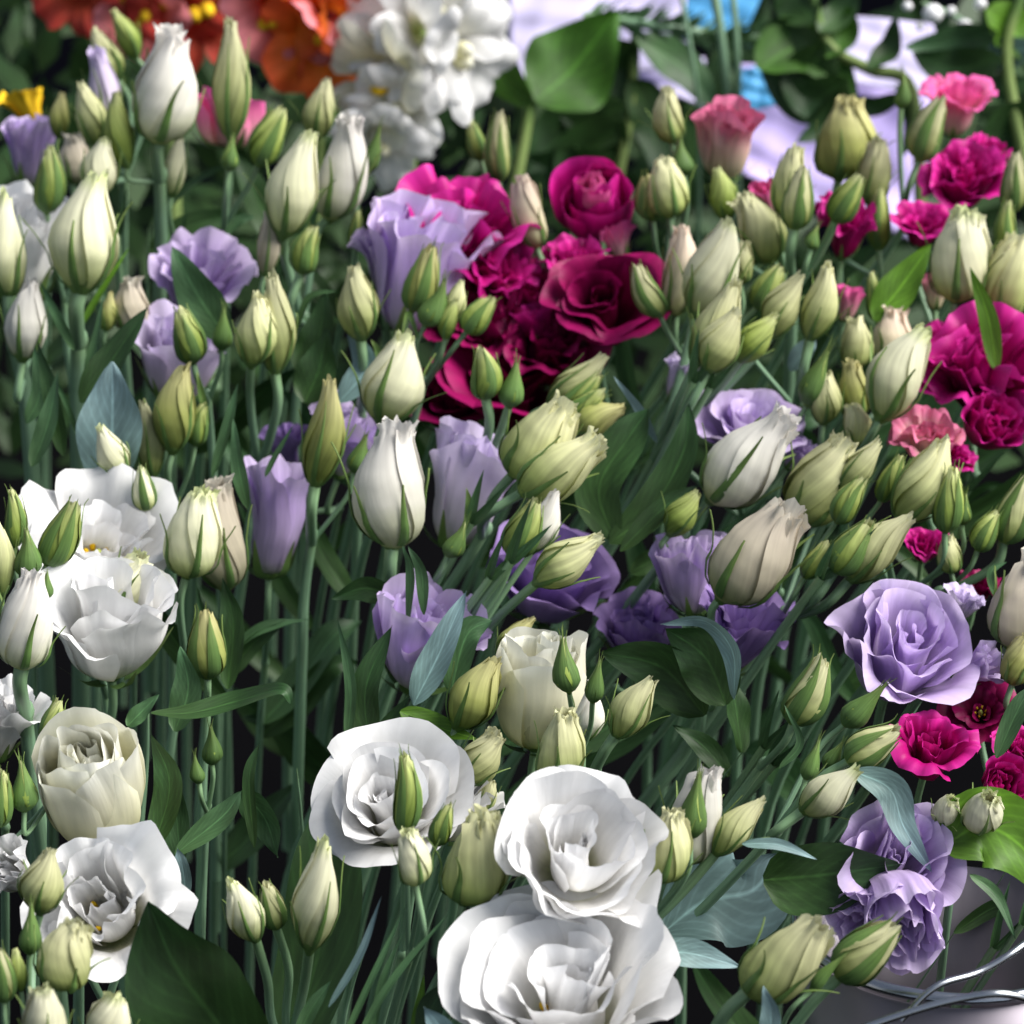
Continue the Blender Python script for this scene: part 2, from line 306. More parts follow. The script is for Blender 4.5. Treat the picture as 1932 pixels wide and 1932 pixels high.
# layer: (n, L, halfwidth, theta list, ruffle, freq, fine)
KIND = {
 'rose':  [(5, 1.0, 1.05, (74, 46, 28, 52, 84), .04, 3, .004), (4, .96, 1.25, (64, 32, 14, 34, 58), .045, 3, .004), (3, .88, 1.5, (56, 20, 3, 16, 36), .045, 2.5, .003), (3, .76, 1.6, (45, 8, -3, 4, 14), .04, 2.5, 0), (2, .60, 1.9, (28, 2, -5, -4, 0), .03, 3, 0)],
 'open':  [(5, 1.0, .90, (80, 55, 40, 70, 92), .05, 3.5, .006), (4, .86, .95, (70, 40, 20, 45, 80), .05, 3.5, .006), (3, .6, .9, (50, 20, 5, 25, 50), .05, 3, .003)],
 'tulip': [(4, 1.0, 1.05, (60, 18, 8, 18, 40), .06, 5, .010), (4, .97, 1.0, (50, 12, 3, 8, 22), .06, 5, .010), (3, .86, 1.2, (40, 5, 0, 0, 6), .05, 5, .008)],
 'fan':   [(5, 1.0, .95, (50, 24, 20, 34, 62), .06, 5, .010), (4, .98, 1.0, (50, 16, 12, 22, 40), .06, 5, .010), (4, .9, 1.1, (40, 8, 5, 10, 20), .06, 5, .008)],
 'cup':   [(4, 1.0, 1.2, (74, 44, 18, 12, 34), .05, 5, .008), (4, .98, 1.25, (66, 36, 11, 4, 18), .05, 5, .008), (3, .92, 1.4, (55, 24, 4, -2, 8), .045, 4, .006), (2, .82, 1.7, (35, 10, 0, -6, 0), .04, 4, .004)],
 'goblet': [(5, 1.0, 1.0, (72, 38, 14, 34, 100), .05, 5, .01), (4, .90, 1.2, (62, 27, 6, 8, 45), .05, 5, .01), (3, .74, 1.4, (50, 15, 2, 2, 10), .04, 4, .006)],
 'wide':  [(5, 1.0, 1.05, (82, 54, 32, 28, 66), .05, 4, .006), (4, .97, 1.2, (74, 44, 22, 16, 44), .05, 4, .006), (3, .91, 1.45, (64, 30, 10, 8, 26), .05, 3, .005), (3, .82, 1.55, (48, 14, 0, 2, 12), .045, 3, .003), (2, .70, 1.8, (28, 5, -3, -4, 0), .03, 3, 0)],
 'bud':   [(4, 1.0, 1.2, (88, 62, 22, -8, 4), .03, 3, .004), (4, .99, 1.2, (84, 52, 14, -16, -8), .03, 3, .004), (3, .95, 1.4, (75, 36, 5, -14, -16), .03, 3, .003), (3, .92, 1.5, (60, 22, 0, -12, -14), .02, 3, 0), (2, .90, 1.9, (45, 10, -2, -8, -10), .02, 3, 0), (2, .88, 2.0, (25, 4, -2, -6, -6), .02, 3, 0)],
 'bell':  [(4, 1.0, 1.15, (78, 20, 2, 0, 22), .03, 5, .008), (3, .97, 1.3, (60, 10, 0, -2, 10), .03, 5, .006)],
 'frill': [(5, 1.0, .95, (78, 36, 18, 48, 88), .08, 5, .012), (4, .97, 1.1, (66, 26, 10, 32, 62), .08, 5, .012), (4, .90, 1.2, (55, 14, 4, 16, 40), .07, 5, .012), (3, .82, 1.4, (40, 8, 0, 4, 18), .06, 5, .01), (3, .72, 1.4, (25, 0, -4, -2, 4), .06, 6, .012)],
}
def make_flower(parent, org, kind, col, C0, diam, axis, rng, inner=None, eye=False, st=1.0, roll=None, calyx=True, wv=1.0):
    """C0 = centre of the mouth, diam = width across the outer petals"""
    A = axis[0]*RGT+axis[1]*UPV-axis[2]*FWD; X, Y, Z = frame(A, rng.random()*6.28 if roll is None else roll)
    lay = KIND[kind]; vv = np.linspace(0, 1, 40); th = np.radians(np.interp(vv, [0, .2, .4, .75, 1], lay[0][3]))
    rmax = .06+np.max(np.cumsum(np.sin(th))/40); zt = np.sum(np.cos(th))/40
    L = diam/2/rmax; Zs = Z*st; B = C0-Zs*L*zt*.72
    o = None; npr = np.random.RandomState(rng.randrange(9999)); warp = []
    for fq_, am_ in ((4, .045), (5, .04), (8, .022), (9, .02), (15, .008)):
        kk = npr.normal(size=3); aa = npr.normal(size=3); warp.append((aa/np.linalg.norm(aa), kk/np.linalg.norm(kk)*fq_, npr.rand()*6.28, am_*wv))
    for li, (n, l, hw, th, ruf, fq, fine) in list(enumerate(lay))[::-1]:
        off = rng.random()*6
        tilt = [rng.uniform(-.09, .09) for _ in range(2)]; Zl = nrm(Z+tilt[0]*X+tilt[1]*Y); Xl, Yl, _ = frame(Zl); Zl = Zl*st
        for i in range(n):
            mb = MB(); dth = rng.uniform(-5, 5)*(1.6 if li == 0 else 1)
            tj = [th[0], th[1]+dth*.3, th[2]+dth*.6, th[3]+dth, th[4]+dth*1.8+rng.uniform(-8, 8)]
            petal_grid(mb, Xl, Yl, Zl, B, L*l*rng.uniform(.88, 1.06), off+i*2*math.pi/n+rng.uniform(-.18, .18), hw*rng.uniform(.92, 1.1), tj, rng,
                       ruf*rng.uniform(.8, 2.0), fq*rng.uniform(.8, 1.25), cont=.10, fine=fine, vround=rng.uniform(.12, .28)*(.12 if hw > 1.45 else .4 if hw > 1.35 else 1), warp=warp)
            mt = M[inner] if (inner and li >= len(lay)-3) else M[col]
            if o is None: o = mb.build('flower', mt, parent, org)
            else: mb.build('petal', mt, o, org)
    if eye:
        mb = MB(); blob(mb, B+Zs*L*.30, Z, L*.06, L*.14, sm=.05); mb.build('pistil', M['pistil'], o, org)
        mb = MB()
        for i in range(6):
            a = i*1.047+rng.random()*.4; q = B+Zs*L*rng.uniform(.30, .38)+L*rng.uniform(.08, .13)*(math.cos(a)*X+math.sin(a)*Y)
            blob(mb, q, Z+.4*X*math.cos(a)+.4*Y*math.sin(a), L*.026, L*.05, 8, 6)
        mb.build('stamens', M['yellow'], o, org)
    if calyx and axis[2] < .7:
        cx = MB(); 
        for i in range(5):
            ph = i*1.2566+rng.random()*.3
            vv = np.linspace(0, 1, 11)[:, None]; s = np.array([-1, 0, 1.])[None, :]
            q1 = np.linspace(0, 1, 40); t1 = np.radians(np.interp(q1, [0, .2, .4, .75, 1], lay[0][3])); r1 = .06+np.cumsum(np.sin(t1))/40; z1 = np.cumsum(np.cos(t1))/40
            tq = vv*rng.uniform(.40, .58); rr = np.interp(tq, q1, r1)*1.14+.03+.16*np.clip(vv-.55, 0, 1)**1.5*rng.uniform(.2, 2); zz = np.interp(tq, q1, z1)-.03
            ww = .07*(1-vv)**.8+.006; rr = np.broadcast_to(rr, (11, 3)); phi = ph+s*ww/np.maximum(rr, .06)
            p = B+L*((rr*np.cos(phi))[..., None]*X+(rr*np.sin(phi))[..., None]*Y+np.broadcast_to(zz, (11, 3))[..., None]*Zs)
            cx.grid(p)
        blob(cx, B+Zs*L*.0, Z, L*.09, L*.07)
        cx.build('calyx', M['calyx'], o, org)
    return B

# ---------------------------------------------------------------- leaf
def make_leaf(parent, org, pts, wd, roll=0.3, col='leaf', fold=.25, dz=0, shape=.40, name='leaf', wave=.05, dds=None, rng=rnd):
    """pts = pixel path from base to tip; dds = extra depth (cm) at each point"""
    n = len(pts); dds = dds or [0]*n
    dref = D(pts[0][1])+dz/100
    c3 = [P(x, y, dref+dd/100) for (x, y), dd in zip(pts, dds)]
    W = wd*PX(dref); return leaf3(parent, org, c3, W, roll, col, fold, shape, name, wave, rng)
def leaf3(parent, org, c3, W, roll, col, fold=.25, shape=.4, name='leaf', wave=.05, rng=rnd, view=None):
    c = catmull(c3, 8); N = len(c); T = np.gradient(c, axis=0); rows = []; us = []
    s = np.linspace(-1, 1, 9); k = rng.random()*6
    fw = FWD if view is None else view
    L = np.linalg.norm(np.diff(c, axis=0), axis=1).sum()
    for i in range(N):
        t = nrm(T[i]); sd = nrm(np.cross(t, -fw)); up = np.cross(sd, t)
        a = roll if not isinstance(roll, tuple) else roll[0]+(roll[1]-roll[0])*i/(N-1)
        S = math.cos(a)*sd+math.sin(a)*up; U = np.cross(t, S)*-1
        v = i/(N-1); q = v**(math.log(.5)/math.log(shape)) if v > 0 else 0
        hw = W/2*(max(math.sin(math.pi*q), 0)**.85)+W*.015*(1-v)+W*.04*(1-v)**6
        w_ = wave*W*np.sin(6*v*2+k+s*1.5)*np.abs(s)
        rows.append(c[i]+(s*hw)[:, None]*S+(fold*hw*np.abs(s)**1.4+w_)[:, None]*U)
    mb = MB(); mb.grid(np.array(rows))
    o = mb.build(name, M[col], parent, org); return o

# ---------------------------------------------------------------- spray (one cut stem with its buds, flowers and leaves)
def spray(label, J, trunk=None, buds=(), flowers=(), leaves=(), dz=0, group=None, w0=15, auto=2, seed=None, stalks=(), cat='flower stem', name='lisianthus_stem', jd=1.2):
    rng = random.Random(seed if seed is not None else label)
    dj = D(J[1])+(dz+jd)/100
    # depth of the joint is behind its heads: use the heads' depth when given
    heads = [b[5] for b in buds]+[f[3] for f in flowers]
    if buds or flowers:
        ys = [D(b[5])+(dz+(b[7] if len(b) > 7 else 0))/100 for b in buds]+[D(f[3])+(dz+f[7].get('dz', 0))/100 for f in flowers]
        hy = [b[5] for b in buds]+[f[3] for f in flowers]
        dj = max(np.mean(ys)+max(J[1]-np.mean(hy), 0)*.00011, .5)+jd/200
    lean = np.interp(J[0], [0, 450, 700, 1000, 1300, 1932], [0, -.02, -.25, -.5, -.75, -.6]) if trunk is None else None
    path = [(J[0], J[1], dj)]
    if trunk is None:
        L1 = 200; path.append((J[0]+lean*L1, J[1]+L1, dj+.04)); path.append((J[0]+lean*L1*2.1, J[1]+L1*2.6, dj+.13))
        path.append((J[0]+lean*L1*2.6, J[1]+L1*5, dj+.28))
    else:
        d = dj; px, py = J
        for (x, y) in trunk:
            d += math.hypot(x-px, y-py)*.00009; path.append((x, y, d)); px, py = x, y
        vx, vy = (path[-1][0]-path[-2][0]), (path[-1][1]-path[-2][1]); q = 350/max(math.hypot(vx, vy), 1)
        path.append((px+vx*q*.8, py+max(vy*q, 200), d+.05)); path.append((px+vx*q, py+max(vy*q, 200)+350, d+.12))
    p3 = [P(*q) for q in path]
    org = p3[-1].copy(); root = empty(name, org); tag(root, label, cat, group)
    mb = MB(); pp = PX(dj)
    tube(mb, p3, w0*.5*pp*(.95 if (buds or flowers) else .15), w0*.5*pp*1.25)
    if buds or flowers: blob(mb, p3[0], p3[0]-p3[1], w0*.62*pp, w0*.9*pp, 10, 7)
    for b in buds:
        kind, col, tx, ty, bx, by, wd = b[:7]; z = b[7] if len(b) > 7 else 0
        opt = b[8] if len(b) > 8 else {}
        d0 = D(by)+(dz+z)/100; ln = math.hypot(tx-bx, ty-by)*PX(d0)
        Bp = P(bx, by, d0); Tp = P(tx, ty, d0-ln*opt.get('tilt', .30))
        make_bud(root, org, kind, col, Tp, Bp, wd*PX(d0), rng)
        a = nrm(Bp-Tp); dist = np.linalg.norm(Bp-p3[0]); sw = opt.get('sw', max(9, min(w0*.8, wd*.17)))
        if 'via' in opt:
            mid = [P(x, y, d0+(dj-d0)*(k+1)/(len(opt['via'])+1)) for k, (x, y) in enumerate(opt['via'])]
        else: mid = [Bp+a*dist*.33]
        tube(mb, [Bp-a*wd*.02*pp]+mid+[p3[0]+nrm(p3[1]-p3[0])*.003], sw*.5*pp*1.1, sw*.5*pp)
    for f_ in flowers:
        kind, col, fx, fy, fw, axis, _, opt = f_
        d0 = D(fy)+(dz+opt.get('dz', 0))/100
        o2 = {k: v for k, v in opt.items() if k in ('inner', 'eye', 'st', 'roll', 'wv')}
        B = make_flower(root, org, kind, col, P(fx, fy, d0), fw*PX(d0), axis, random.Random(opt.get('seed', fx)), **o2)
        A = nrm(axis[0]*RGT+axis[1]*UPV-axis[2]*FWD)
        tube(mb, [B, B-A*.015+.006*(p3[0]-B), p3[0]], w0*.42*pp, w0*.42*pp)
    for sk in stalks:
        pts_, wk = sk[0], sk[1]; zk = sk[2] if len(sk) > 2 else 0
        dd = D(pts_[0][1])+(dz+zk)/100; q3 = []
        for i_, (x, y) in enumerate(pts_):
            if i_: dd += math.hypot(x-pts_[i_-1][0], y-pts_[i_-1][1])*.00010
            q3.append(P(x, y, dd))
        tube(mb, q3, wk*.5*pp, wk*.56*pp)
        t_ = nrm(q3[0]-q3[1])
        for s_ in (-1, 1):
            L_ = rng.uniform(.012, .022); a_ = nrm(t_+.35*s_*RGT+rng.uniform(-.3, .3)*FWD)
            leaf3(root, org, [q3[0]-t_*.002, q3[0]+a_*L_*.5, q3[0]+(a_+t_*.3)*L_], wk*pp*1.15, rng.uniform(-.5, .5), 'midleaf', .5, .3, rng=rng)
    mb.build('stem', M['stem'], root, org)
    for l in leaves:
        opt = l[2] if len(l) > 2 else {}
        make_leaf(root, org, l[0], l[1], rng=rng, **{**dict(dz=dz), **opt})
    c = catmull(p3, 8); 
    for i in range(0 if trunk is not None else min(auto, 2 if rng.random() < .3 else 1)):
        k = int(len(c)*rng.uniform(.12, .8)); q = c[k]; s = rng.choice([-1, 1]); L = rng.uniform(.035, .06)
        tdir = nrm(c[max(k-1, 0)]-c[min(k+1, len(c)-1)]); sd = nrm(RGT*s+rng.uniform(.3, 1.2)*FWD)
        pts = [q, q+L*(.40*sd+.45*tdir), q+L*(.75*sd+.95*tdir), q+L*(1.05*sd+1.3*tdir+rng.uniform(-.4, .2)*tdir)]
        leaf3(root, org, pts, rng.uniform(.007, .016), rng.uniform(-.9, .9), rng.choice(['leaf', 'leaf', 'midleaf']), .3, .38, rng=rng)
    return root
F = lambda kind, col, x, y, w, axis, **o: (kind, col, x, y, w, axis, 0, o)

GW, GL, GM, GP = 'white and cream lisianthus stems', 'lilac lisianthus stems', 'magenta lisianthus stems', 'pink and green lisianthus stems'
# ================================================================ upper left
spray('tall stem at upper left with one big white frilly-topped bud under the red snapdragons', (302, 330), [(305, 480), (300, 600)], w0=24, dz=0, group=GW,
 buds=[('o', 'white', 325, 58, 300, 268, 122, 0, {'sw': 22}), ('c', 'green', 222, 172, 240, 315, 58, 1)], auto=3)
spray('stem behind the big white top bud, with a pale lilac bud and yellow-green buds', (235, 330), None, w0=14, dz=5, group=GW,
 buds=[('o', 'palelilac', 178, 95, 196, 252, 62), ('c', 'creamgreen', 178, 55, 222, 150, 62, 3), ('c', 'green', 212, 20, 258, 110, 44, 2)], auto=2)
spray('small pale green bud between the pale lilac bud and the far left lilac flower', (190, 400), None, w0=13, dz=3, group=GW,
 buds=[('c', 'creamgreen', 150, 158, 180, 272, 62, 0), ('c', 'olive', 118, 175, 110, 260, 40, 3)], auto=1)
spray('tall green-cream pointed bud beside two smaller green buds, below the orange snapdragon', (425, 430), [(405, 520), (395, 640)], w0=15, dz=1, group=GW,
 buds=[('c', 'creamgreen', 433, 38, 437, 262, 76, 0, {'via': [(432, 330)], 'sw': 13}), ('g', 'green', 534, 204, 487, 310, 62, 0, {'via': [(470, 350), (440, 400)]}), ('s', 'green', 440, 255, 432, 322, 34, -.6)],
 leaves=[([(425, 440), (455, 415), (480, 410)], 22, {'col': 'midleaf'})])
spray('narrow white bud low behind the thick stem of the big white frilly-topped bud', (330, 450), None, w0=13, dz=4, group=GW,
 buds=[('c', 'cream', 342, 250, 324, 372, 42)], auto=2)
spray('cream pointed bud paired with a shaded green bud, left of the white snapdragon', (575, 600), [(560, 760), (555, 900)], w0=17, dz=-.5, group=GW,
 buds=[('c', 'cream', 590, 248, 533, 445, 100, 0, {'via': [(540, 490)], 'sw': 17}), ('o', 'white', 662, 220, 622, 412, 96, 1.2, {'via': [(595, 450)]}), ('g', 'green', 595, 428, 568, 515, 56, -1, {'sw': 15}), ('c', 'shadedcream', 503, 400, 500, 520, 46, 2)],
 leaves=[([(560, 700), (600, 640), (615, 545)], 72, {'col': 'leaf', 'dz': 1}), ([(560, 620), (585, 560), (640, 548)], 14, {'col': 'leaf'})])
spray('stem with one pale pointed bud just left of the white snapdragon', (585, 330), None, w0=13, dz=3.5, group=GW,
 buds=[('c', 'creamgreen', 618, 150, 594, 262, 66)], auto=2)
spray('thin green budded stem close against the white bud and the white snapdragon', (672, 500), None, w0=10, dz=2.5, group=GW,
 buds=[('s', 'green', 716, 238, 690, 326, 34), ('g', 'green', 676, 398, 670, 470, 30)], auto=2)
spray('stem at left with a slim green bud whose stalk passes behind the fat cream bud', (122, 560), [(125, 640), (140, 760)], w0=13, dz=.8, group=GW,
 buds=[('g', 'green', 92, 278, 88, 400, 58, 0, {'via': [(95, 450)]}), ('c', 'cream', 200, 262, 183, 370, 72, .5)], auto=2,
 leaves=[([(150, 620), (185, 560), (245, 465)], 14, {'col': 'lime'})])
spray('stout stem carrying the fattest cream bud of the upper left corner', (148, 640), [(148, 760), (150, 900)], w0=30, dz=-1.5, group=GW,
 buds=[('c', 'cream', 188, 328, 150, 552, 132, 0, {'sw': 28, 'tilt': .2})],
 leaves=[([(152, 760), (210, 680), (278, 580)], 62, {'col': 'leaf'}), ([(140, 660), (110, 600), (75, 530)], 20, {'col': 'midleaf'}), ([(160, 700), (180, 640), (195, 560)], 16, {'col': 'midleaf'})])
spray('stout stem with a cream bud cut by the left edge, above leaf blades', (28, 650), [(48, 740), (62, 900)], w0=28, dz=-1, group=GW,
 buds=[('c', 'cream', 12, 362, 20, 560, 84, 0, {'sw': 27, 'tilt': .2})],
 leaves=[([(50, 800), (75, 740), (65, 650)], 34, {'col': 'midleaf'}), ([(60, 880), (90, 800), (110, 700)], 40, {'col': 'midleaf'}), ([(120, 860), (100, 760), (70, 640)], 36, {'col': 'leaf'}), ([(150, 830), (125, 760), (90, 690)], 12, {'col': 'midleaf'})])
spray('open white bloom at the left edge half hidden behind two cream buds', (60, 640), None, w0=16, dz=3, group=GW,
 flowers=[F('tulip', 'petal_white', 48, 440, 190, (.1, .9, .35), seed=3)],
 buds=[('c', 'white', 62, 525, 42, 680, 82, -2)])
spray('lilac bloom at far left edge behind the white bloom, with a dull beige bud', (80, 420), None, w0=14, dz=8, group=GL,
 flowers=[F('tulip', 'lilac', 58, 262, 118, (.1, .95, .3), seed=9)],
 buds=[('o', 'shadedcream', 140, 255, 138, 345, 74, -1)])
# ================================================================ left middle
spray('violet bloom behind a dark leaf, above the pale lilac cup at left', (360, 620), None, w0=14, dz=3.5, group=GL,
 flowers=[F('fan', 'lilac', 368, 520, 205, (.15, .85, .5), seed=21)],
 leaves=[([(430, 640), (375, 560), (325, 465)], 84, {'col': 'midleaf', 'dz': .5, 'roll': .2})])
spray('lilac cup-shaped bloom behind a dark green bud at left, its throat hidden', (310, 820), None, w0=14, dz=2.2, group=GL,
 flowers=[F('cup', 'palelilac', 338, 650, 168, (.12, .92, .38), seed=5, st=1.2)], auto=2)
spray('frilly beige bud and small tan bud together among leaf tips at upper left', (215, 680), None, w0=12, dz=2.6, group=GW,
 buds=[('o', 'shadedcream', 250, 525, 245, 625, 72), ('c', 'olive', 208, 552, 200, 625, 36, -.5)], auto=1)
spray('stem with a dark green sepal-clad bud in front of the pale lilac cup', (392, 745), [(400, 850), (410, 1000)], w0=14, dz=-.5, group=GW,
 buds=[('g', 'green', 338, 580, 365, 685, 62), ('s', 'green', 422, 582, 418, 660, 38, .4)], auto=2,
 leaves=[([(395, 800), (380, 740), (372, 700)], 14, {'col': 'calyx'}), ([(400, 900), (430, 800), (450, 720)], 22, {'col': 'midleaf'})])
spray('pair of upright pale green-cream buds side by side left of centre', (490, 880), [(478, 960), (462, 1060)], w0=18, dz=-.6, group=GW,
 buds=[('c', 'creamgreen', 486, 553, 474, 690, 82, -.6, {'via': [(473, 760)], 'sw': 15}), ('c', 'creamgreen', 510, 515, 520, 705, 74, .3, {'sw': 17})],
 leaves=[([(500, 900), (520, 860), (555, 800)], 12, {'col': 'midleaf'}), ([(468, 960), (450, 880), (440, 790)], 30, {'col': 'midleaf'})])
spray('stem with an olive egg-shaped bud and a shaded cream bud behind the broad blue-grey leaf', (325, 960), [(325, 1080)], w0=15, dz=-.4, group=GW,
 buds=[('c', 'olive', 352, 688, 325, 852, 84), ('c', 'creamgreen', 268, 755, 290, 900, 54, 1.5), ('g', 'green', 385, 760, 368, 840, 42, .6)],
 leaves=[([(205, 930), (212, 800), (212, 682)], 128, {'col': 'blueleaf', 'dz': -.2, 'shape': .42, 'roll': .25})])
spray('stem with cream bud and small green bud just above the widest white bloom', (255, 1010), None, w0=13, dz=-1.6, group=GW,
 buds=[('c', 'cream', 188, 803, 230, 905, 62), ('g', 'cream', 266, 882, 276, 962, 46)], auto=0)
spray('stem bearing a round cream bud with a ragged green tip right of the white blooms', (352, 1230), [(335, 1330), (310, 1500)], w0=17, dz=-1.8, group=GW,
 buds=[('r', 'cream', 385, 925, 352, 1085, 106)], auto=1)
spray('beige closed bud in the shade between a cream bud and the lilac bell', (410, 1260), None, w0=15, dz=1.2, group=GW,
 buds=[('o', 'shadedcream', 420, 902, 425, 1110, 106)], auto=3)
spray('single tall lilac bell-shaped bloom standing in the shade left of centre', (500, 1250), None, w0=14, dz=2, group=GL,
 flowers=[F('bell', 'lilac', 512, 925, 112, (.04, .98, .18), st=1.35, seed=11)], auto=3)
spray('solitary yellow-green bud above the long horizontal leaf at lower left', (392, 1330), [(385, 1450), (380, 1600)], w0=15, dz=-.8, group=GW,
 buds=[('g', 'olive', 390, 1150, 392, 1278, 74)], auto=1)
spray('slim olive bud on an upright stem left of the white centre bud', (590, 1010), [(575, 1120), (570, 1250)], w0=19, dz=-.6, group=GW,
 buds=[('c', 'olive', 620, 715, 594, 918, 80, 0, {'sw': 20}), ('s', 'green', 690, 818, 668, 892, 40, 1)], auto=4)
spray('small lilac bloom glimpsed behind the slim olive bud', (640, 960), None, w0=13, dz=3.5, group=GL,
 flowers=[F('fan', 'lilac', 665, 820, 175, (.3, .85, .3), seed=8), F('tulip', 'shadedlilac', 540, 830, 90, (-.1, .9, .3), seed=2, dz=2)], auto=3)
# ================================================================ white blooms, left
spray('widest white bloom at left, open flat with a yellow eye and a ruffled back petal', (200, 1300), [(215, 1450)], w0=18, dz=-1.2, group=GW,
 flowers=[F('goblet', 'petal_white', 188, 1030, 330, (.22, .62, .75), eye=True, seed=14, st=1.0)],
 buds=[('r', 'cream', 268, 1045, 225, 1140, 84, -2.2)], auto=1)
spray('cupped white bloom with a pale green heart, in front of the wide ruffled one', (190, 1420), [(210, 1600)], w0=20, dz=-4.4, group=GW,
 flowers=[F('wide', 'petal_white', 205, 1165, 300, (.02, .82, .55), seed=31, st=1.35)], auto=0)
spray('cluster of green sepal-clad buds at the left edge over the white blooms', (60, 1180), [(62, 1320)], w0=15, dz=-6, group=GW,
 buds=[('g', 'green', 142, 945, 90, 1065, 68), ('g', 'green', 20, 926, 26, 1032, 44), ('s', 'green', 47, 998, 50, 1088, 50, -.6), ('c', 'creamgreen', -18, 970, 4, 1125, 54, .5), ('s', 'green', 88, 1080, 84, 1130, 28)], auto=0)
spray('squat white bud with curled tip at the left edge, beside the cupped white bloom', (48, 1340), [(58, 1440), (75, 1560)], w0=28, dz=-7, group=GW,
 buds=[('r', 'white', 62, 1080, 42, 1258, 106, 0, {'sw': 26})], auto=0)
spray('white bloom cut off by the left edge below the squat cream bud', (10, 1560), None, w0=16, dz=-3.8, group=GW,
 flowers=[F('tulip', 'petal_white', -8, 1340, 150, (.15, .8, .5), seed=44)], auto=0)
spray('thin stem of small green buds between the left white blooms', (95, 1500), None, w0=12, dz=-5, group=GW,
 buds=[('g', 'green', 113, 1322, 96, 1412, 50), ('s', 'green', 212, 1368, 230, 1440, 30, 1), ('s', 'green', 38, 1435, 46, 1530, 52, -1), ('g', 'green', 5, 1455, -5, 1560, 50, -1)], auto=0)
spray('ivory rosebud bloom with a tight yellow spiral at lower left', (150, 1700), None, w0=20, dz=-6.2, group=GW,
 flowers=[F('bud', 'petal_ivory', 162, 1458, 192, (-.08, .70, .70), st=1.35, seed=7, wv=.5)], auto=0)
spray('loose floppy white bloom with an orange-yellow eye at lower left', (200, 1900), None, w0=18, dz=-5, group=GW,
 flowers=[F('goblet', 'petal_white', 185, 1712, 330, (-.15, .45, .88), eye=True, seed=52), F('tulip', 'petal_white', 262, 1680, 130, (.5, .6, .3), seed=4, dz=1), F('tulip', 'petal_white', 10, 1640, 120, (-.3, .3, .8), seed=6, dz=.5)], auto=0)
spray('bottom left stem of cream and green buds in front of the floppy white bloom', (60, 1990), [(70, 2100)], w0=17, dz=-9, group=GW,
 buds=[('c', 'creamgreen', 97, 1605, 76, 1722, 86), ('s', 'creamgreen', 58, 1706, 56, 1800, 42, -.4), ('r', 'creamgreen', 150, 1742, 112, 1862, 108, -.6), ('r', 'cream', 78, 1862, 90, 1985, 82, -1.5), ('c', 'green', 30, 1790, 40, 1870, 40), ('g', 'creamgreen', -5, 1790, 8, 1890, 48)], auto=0)
spray('single cream bud rising from the bottom edge between leaf and white bloom', (200, 2060), [(210, 2150)], w0=17, dz=-7, group=GW,
 buds=[('r', 'cream', 220, 1876, 205, 1990, 88)], auto=0)
# ================================================================ lower left leaves
spray('leafy stem with a long horizontal leaf pointing right and tiny green buds', (392, 1520), [(385, 1650), (380, 1800)], w0=13, dz=-1, group=GW,
 buds=[('s', 'green', 396, 1370, 400, 1442, 38), ('s', 'green', 368, 1425, 376, 1478, 28)],
 leaves=[([(285, 1345), (360, 1345), (450, 1322), (530, 1302), (549, 1328)], 44, {'col': 'leaf', 'dz': -4, 'roll': .75, 'dds': [0, 0, 0, -1, -1], 'shape': .45}),
   ([(330, 1612), (420, 1540), (455, 1492)], 46, {'col': 'midleaf', 'dz': -2.5, 'roll': .3}), ([(455, 1492), (500, 1545), (524, 1618)], 66, {'col': 'midleaf', 'dz': -2.5, 'roll': -.5}),
   ([(350, 1700), (345, 1640), (335, 1600)], 34, {'col': 'blueleaf', 'dz': -1})], auto=0)
spray('upright dark leafy stem beside the cupped white bloom, its leaves folded', (280, 1320), [(275, 1440), (258, 1620)], w0=28, dz=-3.5, group=GW, auto=0,
 leaves=[([(290, 1600), (320, 1480), (285, 1385)], 60, {'col': 'leaf', 'dz': -2}), ([(340, 1640), (330, 1520), (300, 1400)], 52, {'col': 'midleaf', 'dz': -1}), ([(240, 1370), (265, 1345), (300, 1310)], 34, {'col': 'midleaf', 'dz': -2.5}),
   ([(330, 1380), (355, 1300), (340, 1220)], 60, {'col': 'midleaf', 'dz': -1.5})])
spray('broad rounded dark green leaf on a stem at the bottom left', (520, 2050), [(520, 2150)], w0=14, dz=-4, group=GW, auto=0,
 leaves=[([(500, 2060), (410, 1930), (330, 1820), (280, 1700)], 245, {'col': 'leaf', 'dz': -4, 'roll': .35, 'shape': .45}), ([(520, 2050), (600, 1800), (620, 1600), (600, 1500)], 150, {'col': 'leaf', 'dz': 10, 'roll': .2})])
spray('trio of upright buds on curved blue-green stalks at bottom centre-left', (540, 1985), [(545, 2080)], w0=20, dz=-6, group=GW,
 buds=[('c', 'cream', 434, 1660, 484, 1775, 72, 0, {'via': [(505, 1850), (512, 1920)], 'sw': 16}), ('g', 'creamgreen', 500, 1666, 522, 1752, 50, .5, {'via': [(545, 1830), (540, 1910)], 'sw': 15}), ('c', 'cream', 612, 1585, 584, 1792, 90, .6, {'via': [(572, 1870)], 'sw': 18})], auto=0,
 leaves=[([(560, 1960), (590, 1900), (625, 1850)], 30, {'col': 'midleaf', 'dz': -4})])
